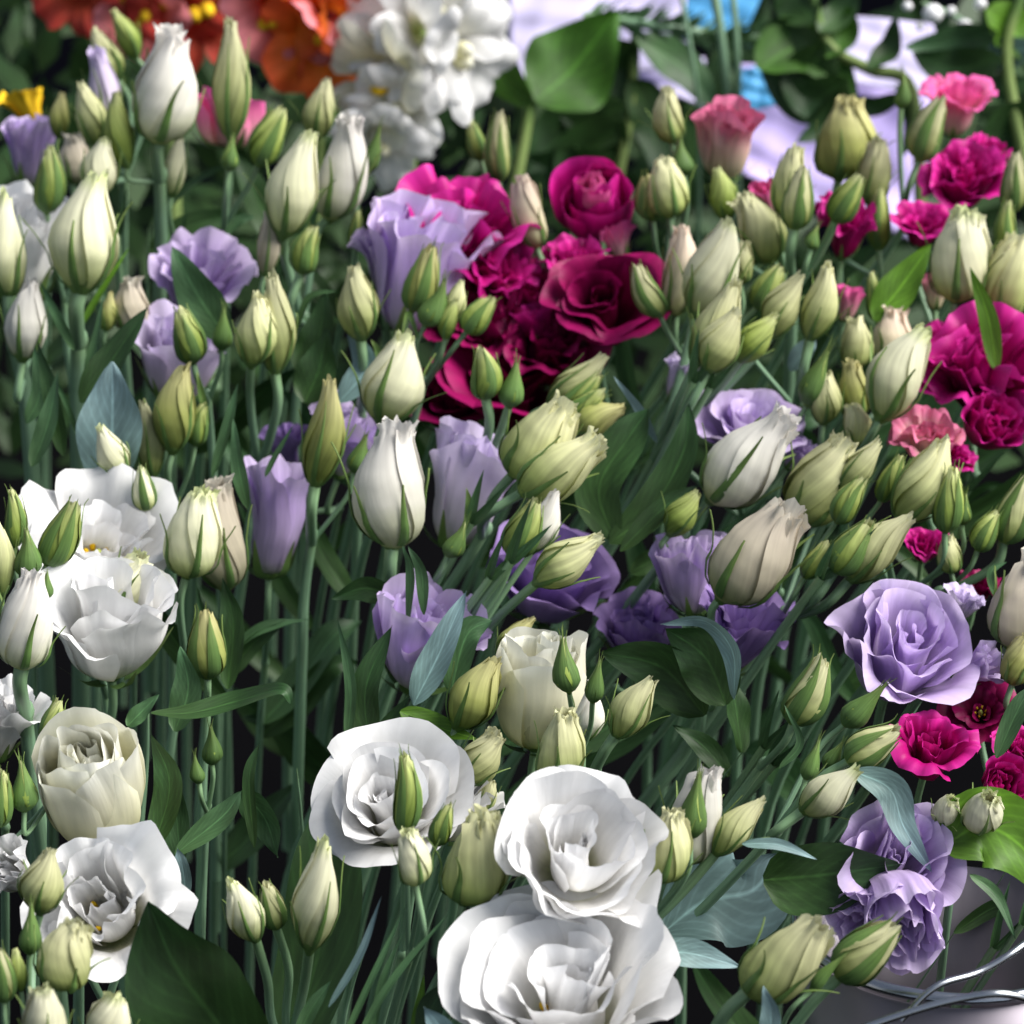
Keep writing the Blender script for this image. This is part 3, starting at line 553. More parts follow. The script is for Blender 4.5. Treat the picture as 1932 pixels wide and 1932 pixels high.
# ================================================================ centre top
spray('pair of pale green buds standing alone against the dark, above the magenta blooms', (930, 420), None, w0=12, dz=4, group=GP,
 buds=[('g', 'green', 890, 230, 907, 302, 38), ('g', 'creamgreen', 947, 212, 942, 340, 50)], auto=2)
spray('magenta ruffled bloom behind the large lilac fan bloom', (900, 640), None, w0=16, dz=3.4, group=GM,
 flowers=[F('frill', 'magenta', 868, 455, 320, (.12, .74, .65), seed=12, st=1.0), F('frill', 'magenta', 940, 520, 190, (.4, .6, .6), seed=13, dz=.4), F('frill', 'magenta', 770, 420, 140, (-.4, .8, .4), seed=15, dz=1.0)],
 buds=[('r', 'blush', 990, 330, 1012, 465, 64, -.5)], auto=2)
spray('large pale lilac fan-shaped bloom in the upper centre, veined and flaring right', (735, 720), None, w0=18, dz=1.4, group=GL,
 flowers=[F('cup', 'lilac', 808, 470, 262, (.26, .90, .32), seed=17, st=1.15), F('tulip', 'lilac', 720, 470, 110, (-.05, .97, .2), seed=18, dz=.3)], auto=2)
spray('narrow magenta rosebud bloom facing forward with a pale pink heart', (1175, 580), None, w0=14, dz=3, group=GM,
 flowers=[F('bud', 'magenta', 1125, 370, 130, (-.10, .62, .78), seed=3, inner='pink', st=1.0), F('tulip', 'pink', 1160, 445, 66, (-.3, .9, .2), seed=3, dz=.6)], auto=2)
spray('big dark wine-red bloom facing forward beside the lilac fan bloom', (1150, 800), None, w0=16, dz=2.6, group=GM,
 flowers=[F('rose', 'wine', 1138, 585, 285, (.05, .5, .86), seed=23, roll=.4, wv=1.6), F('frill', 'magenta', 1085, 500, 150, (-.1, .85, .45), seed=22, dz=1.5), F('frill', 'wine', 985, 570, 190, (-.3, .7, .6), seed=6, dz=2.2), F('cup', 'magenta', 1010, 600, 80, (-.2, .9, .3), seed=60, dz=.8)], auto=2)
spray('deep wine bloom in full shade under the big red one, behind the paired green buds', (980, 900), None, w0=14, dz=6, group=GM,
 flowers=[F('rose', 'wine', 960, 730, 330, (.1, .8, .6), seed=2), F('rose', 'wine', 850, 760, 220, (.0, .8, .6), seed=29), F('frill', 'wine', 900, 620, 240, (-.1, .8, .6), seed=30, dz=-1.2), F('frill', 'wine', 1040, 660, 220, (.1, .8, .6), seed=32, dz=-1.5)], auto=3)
spray('branching stem of four small green buds in front of the large lilac fan bloom', (800, 720), [(770, 840), (740, 980)], w0=15, dz=-1.2, group=GL,
 buds=[('g', 'olive', 815, 462, 778, 585, 64, .2), ('s', 'green', 836, 530, 802, 614, 52, -.4), ('c', 'creamgreen', 870, 530, 850, 605, 42, .5), ('g', 'green', 930, 562, 880, 626, 52, -.5), ('c', 'green', 862, 565, 840, 640, 38, 0)],
 leaves=[([(790, 640), (770, 590), (758, 640)], 10, {'col': 'calyx'})], auto=2)
spray('pale egg-shaped bud with thin sepals, left of the large pale lilac bloom', (683, 760), [(683, 850), (675, 1000)], w0=17, dz=-.8, group=GW,
 buds=[('c', 'creamgreen', 668, 500, 681, 642, 80, 0, {'sw': 17})],
 leaves=[([(640, 760), (690, 690), (655, 620)], 54, {'col': 'blueleaf', 'dz': 1.6}), ([(575, 760), (600, 700), (618, 620)], 80, {'col': 'leaf', 'dz': 1.5}), ([(720, 700), (712, 660), (700, 640)], 12, {'col': 'calyx'})], auto=2)
spray('plump cream bud leaning right directly above the white centre bud', (728, 900), None, w0=16, dz=-1, group=GW,
 buds=[('c', 'cream', 765, 628, 722, 800, 124, 0, {'tilt': .2})], auto=2)
spray('large white urn-shaped bud with a frilly top in the middle of the photo', (738, 1130), [(725, 1250), (660, 1400)], w0=22, dz=-2.6, group=GW,
 buds=[('o', 'white', 758, 798, 740, 1030, 142, 0, {'sw': 24, 'tilt': .2})],
 leaves=[([(770, 1180), (775, 1080), (760, 1030)], 20, {'col': 'midleaf', 'dz': -2.8, 'roll': .6}), ([(750, 1130), (690, 1110), (625, 1130)], 50, {'col': 'leaf', 'dz': -1})], auto=2)
spray('forked stem near centre, two narrow green buds, the right one pinched to a point', (905, 880), [(880, 990), (810, 1130), (740, 1290)], stalks=[([(890, 985), (830, 1085), (760, 1240), (700, 1400)], 15, -.2)], w0=21, dz=-3.2, group=GL,
 buds=[('g', 'green', 905, 658, 917, 752, 60, 0, {'sw': 17}), ('s', 'green', 975, 680, 960, 768, 46, .3, {'via': [(938, 830)], 'sw': 14})],
 leaves=[([(878, 1000), (885, 950), (880, 920)], 14, {'col': 'calyx'})], auto=2)
spray('pale lilac fan of petals between the white centre bud and the leaning green stems', (800, 1130), None, w0=15, dz=.2, group=GL,
 flowers=[F('cup', 'palelilac', 882, 885, 190, (.22, .94, .25), seed=19, st=1.4)], auto=2)
spray('stem leaning right with two ragged green-cream opening buds and slim green side buds', (915, 1000), [(860, 1090), (760, 1230), (690, 1350)], w0=22, dz=-3, group=GW,
 buds=[('r', 'creamgreen', 1075, 762, 968, 895, 118, 0, {'sw': 17}), ('o', 'creamgreen', 1135, 832, 985, 930, 104, -1, {'sw': 17}), ('g', 'green', 1140, 735, 1068, 785, 46, 2.4)], auto=2)
spray('stem ending in a cream bud and a dark olive bud below the big red bloom', (1010, 930), None, w0=14, dz=.6, group=GW,
 buds=[('c', 'creamgreen', 1140, 668, 1035, 765, 66), ('c', 'olive', 1178, 770, 1072, 808, 70, -.8), ('g', 'green', 1132, 705, 1060, 780, 44, -.6)], auto=2)
spray('long stem fanning into three buds right of centre, the lowest one pale and pointing right', (842, 1252), [(800, 1350), (740, 1500)], stalks=[([(965, 1060), (900, 1150), (855, 1245), (790, 1380)], 16, -.4), ([(925, 1090), (840, 1210), (760, 1370)], 14, .4)], w0=22, dz=-4.2, group=GW,
 buds=[('g', 'green', 1010, 942, 965, 1048, 68, 0, {'via': [(940, 1110), (880, 1200)], 'sw': 17}), ('c', 'white', 1048, 925, 1005, 1040, 62, 1.2, {'via': [(950, 1120), (890, 1210)]}), ('c', 'creamgreen', 1132, 1013, 1012, 1100, 88, -.6, {'via': [(950, 1155), (880, 1225)], 'sw': 16})],
 leaves=[([(780, 1330), (830, 1230), (880, 1115)], 62, {'col': 'blueleaf', 'dz': -2}), ([(850, 1310), (880, 1200), (930, 1170)], 60, {'col': 'midleaf', 'dz': -1})], auto=3)
spray('two leaning bare green stalks crossing the lilac bloom below centre', (790, 1120), [(720, 1260), (670, 1370), (610, 1550)], w0=16, dz=-3.6, group=GW,
 buds=[('s', 'green', 875, 985, 845, 1050, 40, 1)], leaves=[([(800, 1160), (795, 1080), (770, 1030)], 24, {'col': 'midleaf', 'dz': -4}), ([(700, 1420), (690, 1300), (740, 1180)], 60, {'col': 'leaf', 'dz': -1.5})], auto=2)
spray('lilac bloom lying behind the leaning stalks below centre', (790, 1380), None, w0=14, dz=-1.2, group=GL,
 flowers=[F('cup', 'lilac', 812, 1180, 235, (.3, .85, .35), seed=33)], auto=3)
spray('shaded violet bloom behind the pale bud that points right, middle of the photo', (1020, 1230), None, w0=14, dz=.3, group=GL,
 flowers=[F('wide', 'shadedlilac', 1035, 1085, 280, (.2, .8, .55), seed=41, dz=3)], auto=3)
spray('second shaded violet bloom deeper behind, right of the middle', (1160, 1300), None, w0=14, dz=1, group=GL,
 flowers=[F('cup', 'shadedlilac', 1198, 1180, 140, (0, .8, .5), seed=42, dz=3)], auto=2)
spray('leafy stem with tall narrow leaf blades in the dark gap below the lilac bell', (560, 1450), [(570, 1560)], w0=12, dz=-.5, group=GW, auto=3,
 leaves=[([(655, 1400), (662, 1290), (636, 1165)], 24, {'col': 'midleaf', 'dz': -2}), ([(480, 1600), (470, 1470), (490, 1400)], 26, {'col': 'leaf', 'dz': -1}),
  ([(680, 1500), (720, 1400), (775, 1310)], 50, {'col': 'leaf', 'dz': 2}), ([(430, 1300), (440, 1180), (420, 1090)], 50, {'col': 'leaf', 'dz': 2})])
# ================================================================ centre bottom
spray('white-green half-open bloom upright in the lower centre, petals edged white', (1030, 1520), None, w0=18, dz=-4.6, group=GW,
 flowers=[F('bud', 'petal_ivory', 1022, 1270, 160, (.08, .93, .35), st=1.45, seed=26)],
 buds=[('c', 'white', 1112, 1290, 1100, 1400, 60, 1.0)], auto=1)
spray('stem with two small upright green buds just in front of the half-open white-green bloom', (1085, 1440), [(1060, 1560)], w0=15, dz=-7, group=GW,
 buds=[('s', 'green', 1064, 1198, 1074, 1305, 50, 0, {'via': [(1082, 1370)]}), ('s', 'green', 1132, 1245, 1118, 1325, 36, .4, {'via': [(1112, 1380)]})], auto=0)
spray('round cream bud with a folded tip below the half-open white-green bloom', (1040, 1560), None, w0=16, dz=-7.4, group=GW,
 buds=[('r', 'creamgreen', 1066, 1340, 1044, 1478, 88)], auto=0)
spray('yellow-cream bud leaning right on a pale stalk above the double white blooms', (1122, 1455), [(1050, 1580)], w0=20, dz=-6, group=GW,
 buds=[('c', 'creamgreen', 1235, 1280, 1160, 1390, 76, 0, {'sw': 20})], auto=0)
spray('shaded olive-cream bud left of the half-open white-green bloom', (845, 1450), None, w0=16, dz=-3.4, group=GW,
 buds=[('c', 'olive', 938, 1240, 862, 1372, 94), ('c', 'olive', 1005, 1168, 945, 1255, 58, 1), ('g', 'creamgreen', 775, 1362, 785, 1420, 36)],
 leaves=[([(755, 1342), (820, 1370), (900, 1395)], 50, {'col': 'lime', 'dz': -4, 'roll': .4})], auto=0)
spray('frilly beige-green bud wedged behind the white blooms, beside the bright folded leaf', (880, 1560), None, w0=14, dz=-4.6, group=GW,
 buds=[('o', 'creamgreen', 938, 1382, 880, 1475, 78), ('r', 'creamgreen', 925, 1470, 905, 1530, 40, 1)],
 leaves=[([(770, 1350), (840, 1440), (880, 1475)], 60, {'col': 'lime', 'dz': -3.8, 'roll': -.4})], auto=0)
spray('broad white bloom seen slightly from the side, left of the two brightest white blooms', (760, 1800), None, w0=18, dz=-5.2, group=GW,
 flowers=[F('rose', 'petal_white', 728, 1525, 335, (-.18, .58, .78), seed=64, wv=1.3), F('tulip', 'petal_white', 885, 1510, 130, (.5, .7, .3), seed=62, dz=.8)], auto=0)
spray('slim green bud above a small cream bud, in front of the broad left white bloom', (775, 1800), [(740, 1920)], w0=16, dz=-9.6, group=GW,
 buds=[('g', 'green', 758, 1422, 764, 1570, 54, 0, {'via': [(768, 1640)], 'sw': 10}), ('r', 'cream', 768, 1565, 784, 1668, 66, -1.2), ('g', 'green', 848, 1518, 822, 1595, 42, .3)], auto=1)
spray('fat green-cream bud with a crimped top between the three white blooms', (850, 1800), [(790, 1930)], w0=18, dz=-8, group=GW,
 buds=[('r', 'creamgreen', 915, 1532, 875, 1700, 124)], auto=1)
spray('upper of the two brightest white blooms, cupped and layered like a rose', (1080, 1850), None, w0=20, dz=-10.5, group=GW,
 flowers=[F('wide', 'petal_white', 1090, 1605, 345, (.16, .50, .85), seed=71, roll=.5)], auto=0)
spray('lowest and largest white bloom at the bottom edge, showing a green and yellow eye', (1060, 2150), None, w0=20, dz=-7.5, group=GW,
 flowers=[F('wide', 'petal_white', 1066, 1868, 480, (-.02, .68, .73), eye=True, seed=72, roll=1.0)], auto=0)
spray('stem of buds right of the brightest blooms, a white bud fronted by a green one', (1200, 1760), [(1130, 1880)], w0=18, dz=-7, group=GW,
 buds=[('r', 'creamgreen', 1268, 1530, 1240, 1662, 92, -.8), ('r', 'white', 1345, 1448, 1290, 1625, 104, .8), ('s', 'green', 1320, 1460, 1303, 1580, 54, -1.2), ('c', 'creamgreen', 1442, 1510, 1348, 1612, 66, 0, {'via': [(1290, 1680), (1230, 1740)], 'sw': 18})],
 leaves=[([(1250, 1760), (1330, 1700), (1420, 1680), (1470, 1610)], 190, {'col': 'blueleaf', 'dz': 3, 'roll': .1, 'shape': .5}), ([(1240, 1795), (1310, 1800), (1398, 1825)], 56, {'col': 'blueleaf', 'dz': -5})], auto=0)
spray('bundle of thin dark green stalks at bottom centre running under the white blooms', (700, 1760), [(660, 1880), (640, 1990)], w0=13, dz=-4, group=GW, auto=1,
 leaves=[([(640, 1980), (700, 1850), (770, 1700)], 14, {'col': 'midleaf', 'dz': -5}), ([(660, 1990), (740, 1850), (850, 1720)], 16, {'col': 'midleaf', 'dz': -5}), ([(620, 1900), (680, 1800), (720, 1690)], 16, {'col': 'blueleaf', 'dz': -5.5}), ([(700, 1980), (720, 1860), (760, 1760)], 16, {'col': 'midleaf', 'dz': -4.5}),
  ([(800, 1960), (815, 1900), (850, 1850)], 50, {'col': 'leaf', 'dz': -5}), ([(780, 2000), (790, 1920), (800, 1840)], 26, {'col': 'lime', 'dz': -3}), ([(870, 2000), (840, 1950), (800, 1900)], 60, {'col': 'blueleaf', 'dz': -7})])
# ================================================================ right of centre
spray('fan of slender stalks with cream pointed buds, upper right of centre', (1240, 855), [(1150, 1020), (1040, 1200), (960, 1330)], stalks=[([(1310, 720), (1255, 850), (1180, 990), (1090, 1140)], 15, -.6), ([(1340, 730), (1270, 850), (1200, 960)], 13, -.3)], w0=19, dz=-1.6, group=GW,
 buds=[('c', 'cream', 1378, 412, 1312, 595, 104, .8, {'via': [(1300, 650), (1270, 760)], 'sw': 17}), ('c', 'creamgreen', 1388, 528, 1312, 690, 86, 0, {'sw': 16}), ('c', 'creamgreen', 1394, 585, 1335, 700, 84, -1, {'sw': 15}), ('c', 'green', 1465, 596, 1395, 682, 62, 0, {'via': [(1350, 740), (1290, 800)], 'sw': 14}),
  ('c', 'creamgreen', 1515, 518, 1455, 636, 70, .6, {'via': [(1400, 700), (1310, 790)], 'sw': 14})],
 leaves=[([(1240, 835), (1205, 770), (1158, 710)], 20, {'col': 'blueleaf', 'dz': -1.5, 'roll': .5}), ([(1160, 1020), (1130, 920), (1190, 820), (1225, 770)], 92, {'col': 'leaf', 'dz': 1.6}), ([(1150, 1025), (1230, 960), (1290, 850), (1300, 760)], 74, {'col': 'leaf', 'dz': 1.5}), ([(1170, 1040), (1250, 960), (1320, 915)], 40, {'col': 'leaf', 'dz': -.5})], auto=2)
spray('green bud tilting left on a curved stalk at the edge of the big red bloom', (1290, 660), [(1270, 800)], w0=14, dz=0, group=GP,
 buds=[('g', 'creamgreen', 1203, 498, 1246, 596, 54)], auto=1)
spray('blush-cream ruffled bud left of the tall cream pointed bud', (1290, 700), None, w0=14, dz=2, group=GP,
 buds=[('r', 'blush', 1282, 425, 1276, 592, 70), ('r', 'creamgreen', 1405, 455, 1398, 535, 44, -.6)], auto=2)
spray('thick upright blue-green stalk with a cluster of green buds spreading at its top', (1497, 540), [(1492, 650), (1480, 790), (1420, 930)], w0=22, dz=0, group=GP,
 buds=[('r', 'creamgreen', 1505, 275, 1478, 405, 60, .6), ('g', 'creamgreen', 1515, 315, 1498, 432, 60, -.5, {'sw': 18}), ('g', 'green', 1623, 330, 1576, 418, 56, -.8, {'via': [(1545, 480)], 'sw': 14}), ('s', 'green', 1545, 425, 1530, 470, 28)],
 leaves=[([(1490, 700), (1520, 660), (1540, 640)], 40, {'col': 'blueleaf', 'dz': 1})], auto=2)
spray('pale pointed bud clasped by its sepals, right of the thick upright stalk', (1505, 760), [(1470, 900)], w0=16, dz=-.8, group=GP,
 buds=[('c', 'creamgreen', 1560, 495, 1528, 642, 70, 0, {'sw': 17}), ('g', 'green', 1472, 502, 1428, 580, 58, 1)], auto=2)
spray('stem of pale buds at upper centre-right under the pink-edged bloom', (1262, 520), None, w0=14, dz=1.8, group=GP,
 buds=[('r', 'creamgreen', 1262, 168, 1268, 268, 60, 1), ('r', 'creamgreen', 1252, 295, 1264, 408, 78, 0), ('s', 'creamgreen', 1285, 262, 1290, 330, 46, .4), ('g', 'olive', 1222, 330, 1232, 415, 54, 1)], auto=2)
spray('dusty pink bloom with cream outer petals near the top right of centre', (1400, 480), None, w0=14, dz=3, group=GP,
 flowers=[F('cup', 'pinkcream', 1370, 245, 140, (.02, .82, .56), seed=81, st=1.3, wv=1.5)],
 buds=[('c', 'green', 1350, 315, 1372, 415, 56, -1), ('o', 'creamgreen', 1395, 372, 1458, 492, 92, -.6)], auto=2)
spray('tiny half-open pink bloom beside the cluster of green buds', (1460, 470), None, w0=10, dz=2.6, group=GP,
 flowers=[F('bell', 'pink', 1437, 368, 52, (-.2, .8, .6), seed=82)], auto=1)
spray('upright narrow magenta bloom between green buds at upper right', (1590, 640), None, w0=14, dz=2.2, group=GM,
 flowers=[F('frill', 'magenta', 1595, 430, 125, (.10, .92, .35), seed=83, st=1.5), F('tulip', 'pink', 1598, 560, 64, (.1, .97, .1), seed=84, dz=.5), F('frill', 'magenta', 1575, 390, 80, (-.1, .95, .2), seed=85, dz=.5)], auto=2)
spray('large blurred olive bud against the lilac paper at top right', (1600, 480), None, w0=15, dz=6, group=GP,
 buds=[('r', 'olive', 1600, 188, 1582, 335, 116), ('r', 'creamgreen', 1655, 262, 1640, 385, 64, -1), ('g', 'green', 1662, 355, 1658, 470, 46, -1)], auto=2)
# ================================================================ upper right
spray('yellow-green bud in front of the topmost pink bloom at right', (1712, 420), None, w0=14, dz=2.5, group=GP,
 buds=[('g', 'creamgreen', 1778, 186, 1735, 302, 64), ('s', 'green', 1702, 135, 1700, 205, 30, 1)], auto=1)
spray('topmost pink bloom at the right with rolled petal edges', (1780, 450), None, w0=14, dz=5, group=GP,
 flowers=[F('goblet', 'pink', 1805, 195, 145, (.05, .85, .5), seed=91, st=1.25)], auto=1)
spray('vivid magenta double bloom just below the topmost pink bloom', (1800, 560), None, w0=14, dz=4, group=GM,
 flowers=[F('frill', 'magenta', 1815, 345, 185, (.0, .7, .7), seed=92), F('frill', 'magenta', 1860, 285, 100, (.3, .8, .3), seed=93, dz=1)], auto=2)
spray('pink and magenta bloom with a dark throat left of the ruffled cream bud at right', (1760, 620), None, w0=14, dz=3, group=GP,
 flowers=[F('goblet', 'pink', 1742, 425, 124, (.05, .75, .6), seed=94, inner='magenta'), F('tulip', 'pinkcream', 1765, 540, 60, (.0, .98, .1), seed=95, dz=.5)], auto=2)
spray('fat cream bud with ruffled petal tips near the right edge', (1790, 660), None, w0=16, dz=.8, group=GP,
 buds=[('r', 'cream', 1828, 395, 1802, 565, 112)],
 leaves=[([(1880, 700), (1865, 600), (1830, 503)], 38, {'col': 'lime', 'dz': -1}), ([(1650, 605), (1700, 540), (1757, 460)], 72, {'col': 'lime', 'dz': .8, 'roll': .2})], auto=1)
spray('column of green buds along the right edge, upper part', (1900, 640), None, w0=14, dz=1.5, group=GP,
 buds=[('g', 'creamgreen', 1918, 285, 1908, 400, 52), ('g', 'green', 1905, 380, 1900, 480, 44, -.3), ('r', 'creamgreen', 1925, 440, 1900, 600, 86, 0), ('c', 'olive', 1900, 540, 1890, 640, 60, 1)], auto=2)
spray('thin stem with a small green bud between the magenta bloom and the bright leaf', (1655, 700), None, w0=12, dz=1.6, group=GP,
 buds=[('g', 'green', 1645, 515, 1655, 605, 34), ('r', 'creamgreen', 1610, 600, 1618, 692, 62, -.5)], auto=2)
spray('big magenta bloom with folded petals at the right edge', (1840, 900), None, w0=16, dz=.6, group=GM,
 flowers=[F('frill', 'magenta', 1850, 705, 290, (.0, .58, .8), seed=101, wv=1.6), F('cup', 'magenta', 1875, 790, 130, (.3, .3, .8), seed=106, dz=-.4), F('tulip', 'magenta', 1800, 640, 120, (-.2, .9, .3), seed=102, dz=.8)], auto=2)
spray('pale pointed cream bud leaning right in front of the big magenta bloom', (1625, 850), [(1580, 930)], w0=18, dz=-1.6, group=GP,
 buds=[('c', 'cream', 1752, 620, 1660, 790, 112, 0, {'tilt': .2})], auto=0)
spray('cluster of crumpled olive-green buds left of the pale pointed cream bud', (1560, 860), None, w0=14, dz=.6, group=GP,
 buds=[('s', 'green', 1565, 655, 1522, 765, 50, -.5), ('c', 'creamgreen', 1560, 700, 1552, 800, 62, .3), ('r', 'olive', 1608, 680, 1612, 790, 60, .6), ('r', 'creamgreen', 1602, 765, 1625, 840, 54, 0), ('o', 'blush', 1690, 580, 1680, 680, 80, 2)], auto=2)
spray('dusty pink bloom with crinkled cream edges below the big magenta bloom', (1760, 1000), None, w0=14, dz=-.2, group=GP,
 flowers=[F('frill', 'pinkcream', 1745, 830, 150, (-.05, .75, .6), seed=103, inner='pinkcream'), F('frill', 'magenta', 1800, 860, 90, (.4, .5, .5), seed=104, dz=.3)], auto=1)
# ================================================================ right middle
spray('lilac bloom behind the upper leaning white bud at right of centre', (1400, 980), None, w0=14, dz=1.6, group=GL,
 flowers=[F('rose', 'lilac', 1415, 812, 240, (.1, .8, .5), seed=111), F('fan', 'lilac', 1510, 850, 90, (.5, .7, .3), seed=112, dz=.4), F('tulip', 'palelilac', 1290, 700, 90, (.3, .9, .2), seed=113, dz=.5)], auto=2)
spray('upper of two large white buds leaning right, with thread-like sepals', (1290, 1010), [(1180, 1150), (1050, 1320)], w0=18, dz=-1.8, group=GW,
 buds=[('o', 'white', 1488, 790, 1342, 942, 128, 0), ('c', 'green', 1318, 925, 1262, 1010, 62, .4)], auto=3)
spray('lower of two large white buds leaning right, with a torn white rim', (1345, 1190), [(1330, 1300)], w0=18, dz=-3.2, group=GW,
 buds=[('o', 'shadedcream', 1500, 950, 1362, 1128, 142, 0)], auto=1)
spray('violet-lilac bloom at the left side of the lower leaning white bud', (1320, 1290), None, w0=14, dz=-.2, group=GL,
 flowers=[F('cup', 'lilac', 1305, 1060, 145, (-.05, .95, .25), seed=121, st=1.25), F('fan', 'shadedlilac', 1405, 1180, 210, (.3, .8, .3), seed=122, dz=.3)],
 leaves=[([(1385, 1320), (1382, 1230), (1330, 1172), (1246, 1178)], 44, {'col': 'blueleaf', 'dz': -4, 'roll': .8}), ([(1370, 1330), (1330, 1240), (1255, 1185)], 110, {'col': 'leaf', 'dz': -3, 'roll': .3}), ([(1330, 1350), (1250, 1260), (1130, 1230)], 110, {'col': 'leaf', 'dz': -2})], auto=2)
spray('stem with a broad yellow-green opening bud behind slim green buds at right', (1470, 1120), None, w0=15, dz=-1, group=GP,
 buds=[('r', 'creamgreen', 1592, 828, 1512, 985, 116)], auto=1)
spray('thick stem leaning right through the picture, topped by slim green and cream buds', (1480, 1160), [(1385, 1280), (1290, 1420), (1200, 1540)], stalks=[([(1550, 1090), (1450, 1225), (1330, 1400), (1230, 1560)], 17, -.3)], w0=26, dz=-4, group=GP,
 buds=[('c', 'creamgreen', 1662, 828, 1585, 930, 58, 1), ('g', 'green', 1632, 905, 1578, 985, 52, .4), ('g', 'green', 1642, 985, 1575, 1078, 74, -.4, {'sw': 16}), ('c', 'creamgreen', 1720, 978, 1602, 1095, 86, .2, {'sw': 18}), ('g', 'green', 1560, 1020, 1518, 1090, 40, .5)], auto=1)
spray('plump pale green bud with narrow neighbours in front of the crinkled dusty pink bloom', (1700, 1120), [(1620, 1230)], w0=16, dz=-2.6, group=GP,
 buds=[('c', 'creamgreen', 1778, 822, 1700, 985, 102), ('g', 'green', 1700, 860, 1662, 945, 44, .3), ('g', 'green', 1798, 883, 1783, 1003, 58, -.4), ('s', 'green', 1822, 930, 1815, 990, 30, .5)], auto=1)
spray('leaning stem at the right edge with green buds on two parallel stalks', (1770, 1120), [(1660, 1260)], w0=20, dz=-2, group=GP,
 buds=[('g', 'green', 1882, 966, 1845, 1038, 50), ('g', 'creamgreen', 1945, 895, 1893, 1022, 74, .2, {'sw': 17}), ('r', 'creamgreen', 1790, 1010, 1795, 1080, 48, 1)],
 leaves=[([(1880, 1130), (1870, 1080), (1900, 1060)], 16, {'col': 'midleaf'})], auto=1)
spray('small magenta bloom in shade behind the slim buds at right', (1760, 1130), None, w0=12, dz=1.5, group=GM,
 flowers=[F('frill', 'magenta', 1740, 1030, 100, (0, .8, .5), seed=131), F('frill', 'wine', 1850, 1110, 90, (.2, .7, .5), seed=132)], auto=1)
spray('beige closed bud cut by the right edge beside the large lilac bloom', (1925, 1330), [(1900, 1450)], w0=18, dz=-3, group=GP,
 buds=[('r', 'shadedcream', 1960, 1050, 1905, 1215, 130), ('r', 'olive', 1935, 1200, 1910, 1290, 60, -.4)], auto=0)
spray('largest lilac bloom at right, full and ruffled with violet folds', (1640, 1480), None, w0=20, dz=-4.2, group=GL,
 flowers=[F('wide', 'lilac', 1695, 1222, 305, (.12, .72, .72), seed=141, st=1.15, wv=1.6), F('tulip', 'lilac', 1855, 1255, 90, (.7, .4, .4), seed=142, dz=.6), F('fan', 'palelilac', 1820, 1135, 84, (.3, .8, .3), seed=143, dz=1.5)], auto=0)
# ================================================================ lower right
spray('single green bud with curling sepals left of the largest lilac bloom', (1440, 1440), [(1350, 1560), (1250, 1680)], w0=17, dz=-4, group=GP,
 buds=[('g', 'creamgreen', 1550, 1240, 1496, 1364, 80)], auto=1)
spray('stem reaching right with green and cream buds under the largest lilac bloom', (1465, 1570), [(1350, 1690), (1250, 1790), (1160, 1880)], w0=19, dz=-6.5, group=GP,
 buds=[('c', 'cream', 1618, 1450, 1512, 1532, 76, 0, {'sw': 18}), ('g', 'creamgreen', 1694, 1375, 1600, 1437, 74, -.3, {'sw': 16}), ('s', 'green', 1668, 1292, 1592, 1368, 50, .3, {'sw': 11}), ('s', 'creamgreen', 1545, 1395, 1520, 1470, 34), ('s', 'green', 1590, 1400, 1560, 1450, 34, .6)],
 leaves=[([(1612, 1455), (1680, 1490), (1705, 1560), (1758, 1646)], 62, {'col': 'blueleaf', 'dz': -7.5, 'roll': .1}), ([(1400, 1592), (1470, 1594), (1542, 1622)], 22, {'col': 'blueleaf', 'dz': -8}), ([(1440, 1660), (1560, 1650), (1702, 1630)], 150, {'col': 'leaf', 'dz': -4, 'roll': -.3, 'shape': .38}), ([(1470, 1450), (1510, 1400), (1480, 1330)], 16, {'col': 'midleaf'})], auto=1)
spray('deep magenta cup-shaped bloom with a dark red throat below the largest lilac bloom', (1720, 1600), None, w0=15, dz=-3.4, group=GM,
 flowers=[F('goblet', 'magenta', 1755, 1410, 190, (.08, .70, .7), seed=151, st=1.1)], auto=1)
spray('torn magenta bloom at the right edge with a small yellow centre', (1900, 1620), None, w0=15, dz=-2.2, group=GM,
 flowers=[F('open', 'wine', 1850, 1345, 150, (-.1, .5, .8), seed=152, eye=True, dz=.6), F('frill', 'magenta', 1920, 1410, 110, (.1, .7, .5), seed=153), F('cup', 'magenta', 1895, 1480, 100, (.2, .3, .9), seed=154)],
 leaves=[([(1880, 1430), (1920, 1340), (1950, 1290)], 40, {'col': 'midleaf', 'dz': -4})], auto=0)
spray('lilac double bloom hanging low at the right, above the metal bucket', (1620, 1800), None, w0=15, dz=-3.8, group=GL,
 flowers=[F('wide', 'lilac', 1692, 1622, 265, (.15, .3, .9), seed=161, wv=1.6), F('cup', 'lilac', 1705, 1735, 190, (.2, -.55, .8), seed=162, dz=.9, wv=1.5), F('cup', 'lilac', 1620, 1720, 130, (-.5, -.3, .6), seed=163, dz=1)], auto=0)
spray('short stem with two round greenish buds and a bright green leaf at lower right', (1800, 1640), [(1780, 1800)], w0=15, dz=-4.8, group=GP,
 buds=[('r', 'cream', 1868, 1500, 1838, 1555, 76, -.4, {'tilt': 1.0}), ('r', 'cream', 1800, 1505, 1775, 1550, 52, 0, {'tilt': 1.0})],
 leaves=[([(1775, 1600), (1850, 1560), (1930, 1600), (2010, 1720)], 150, {'col': 'lime', 'dz': -4.4, 'roll': .1, 'shape': .42}), ([(1830, 1650), (1880, 1690), (1916, 1772)], 24, {'col': 'midleaf', 'dz': -5})], auto=0)
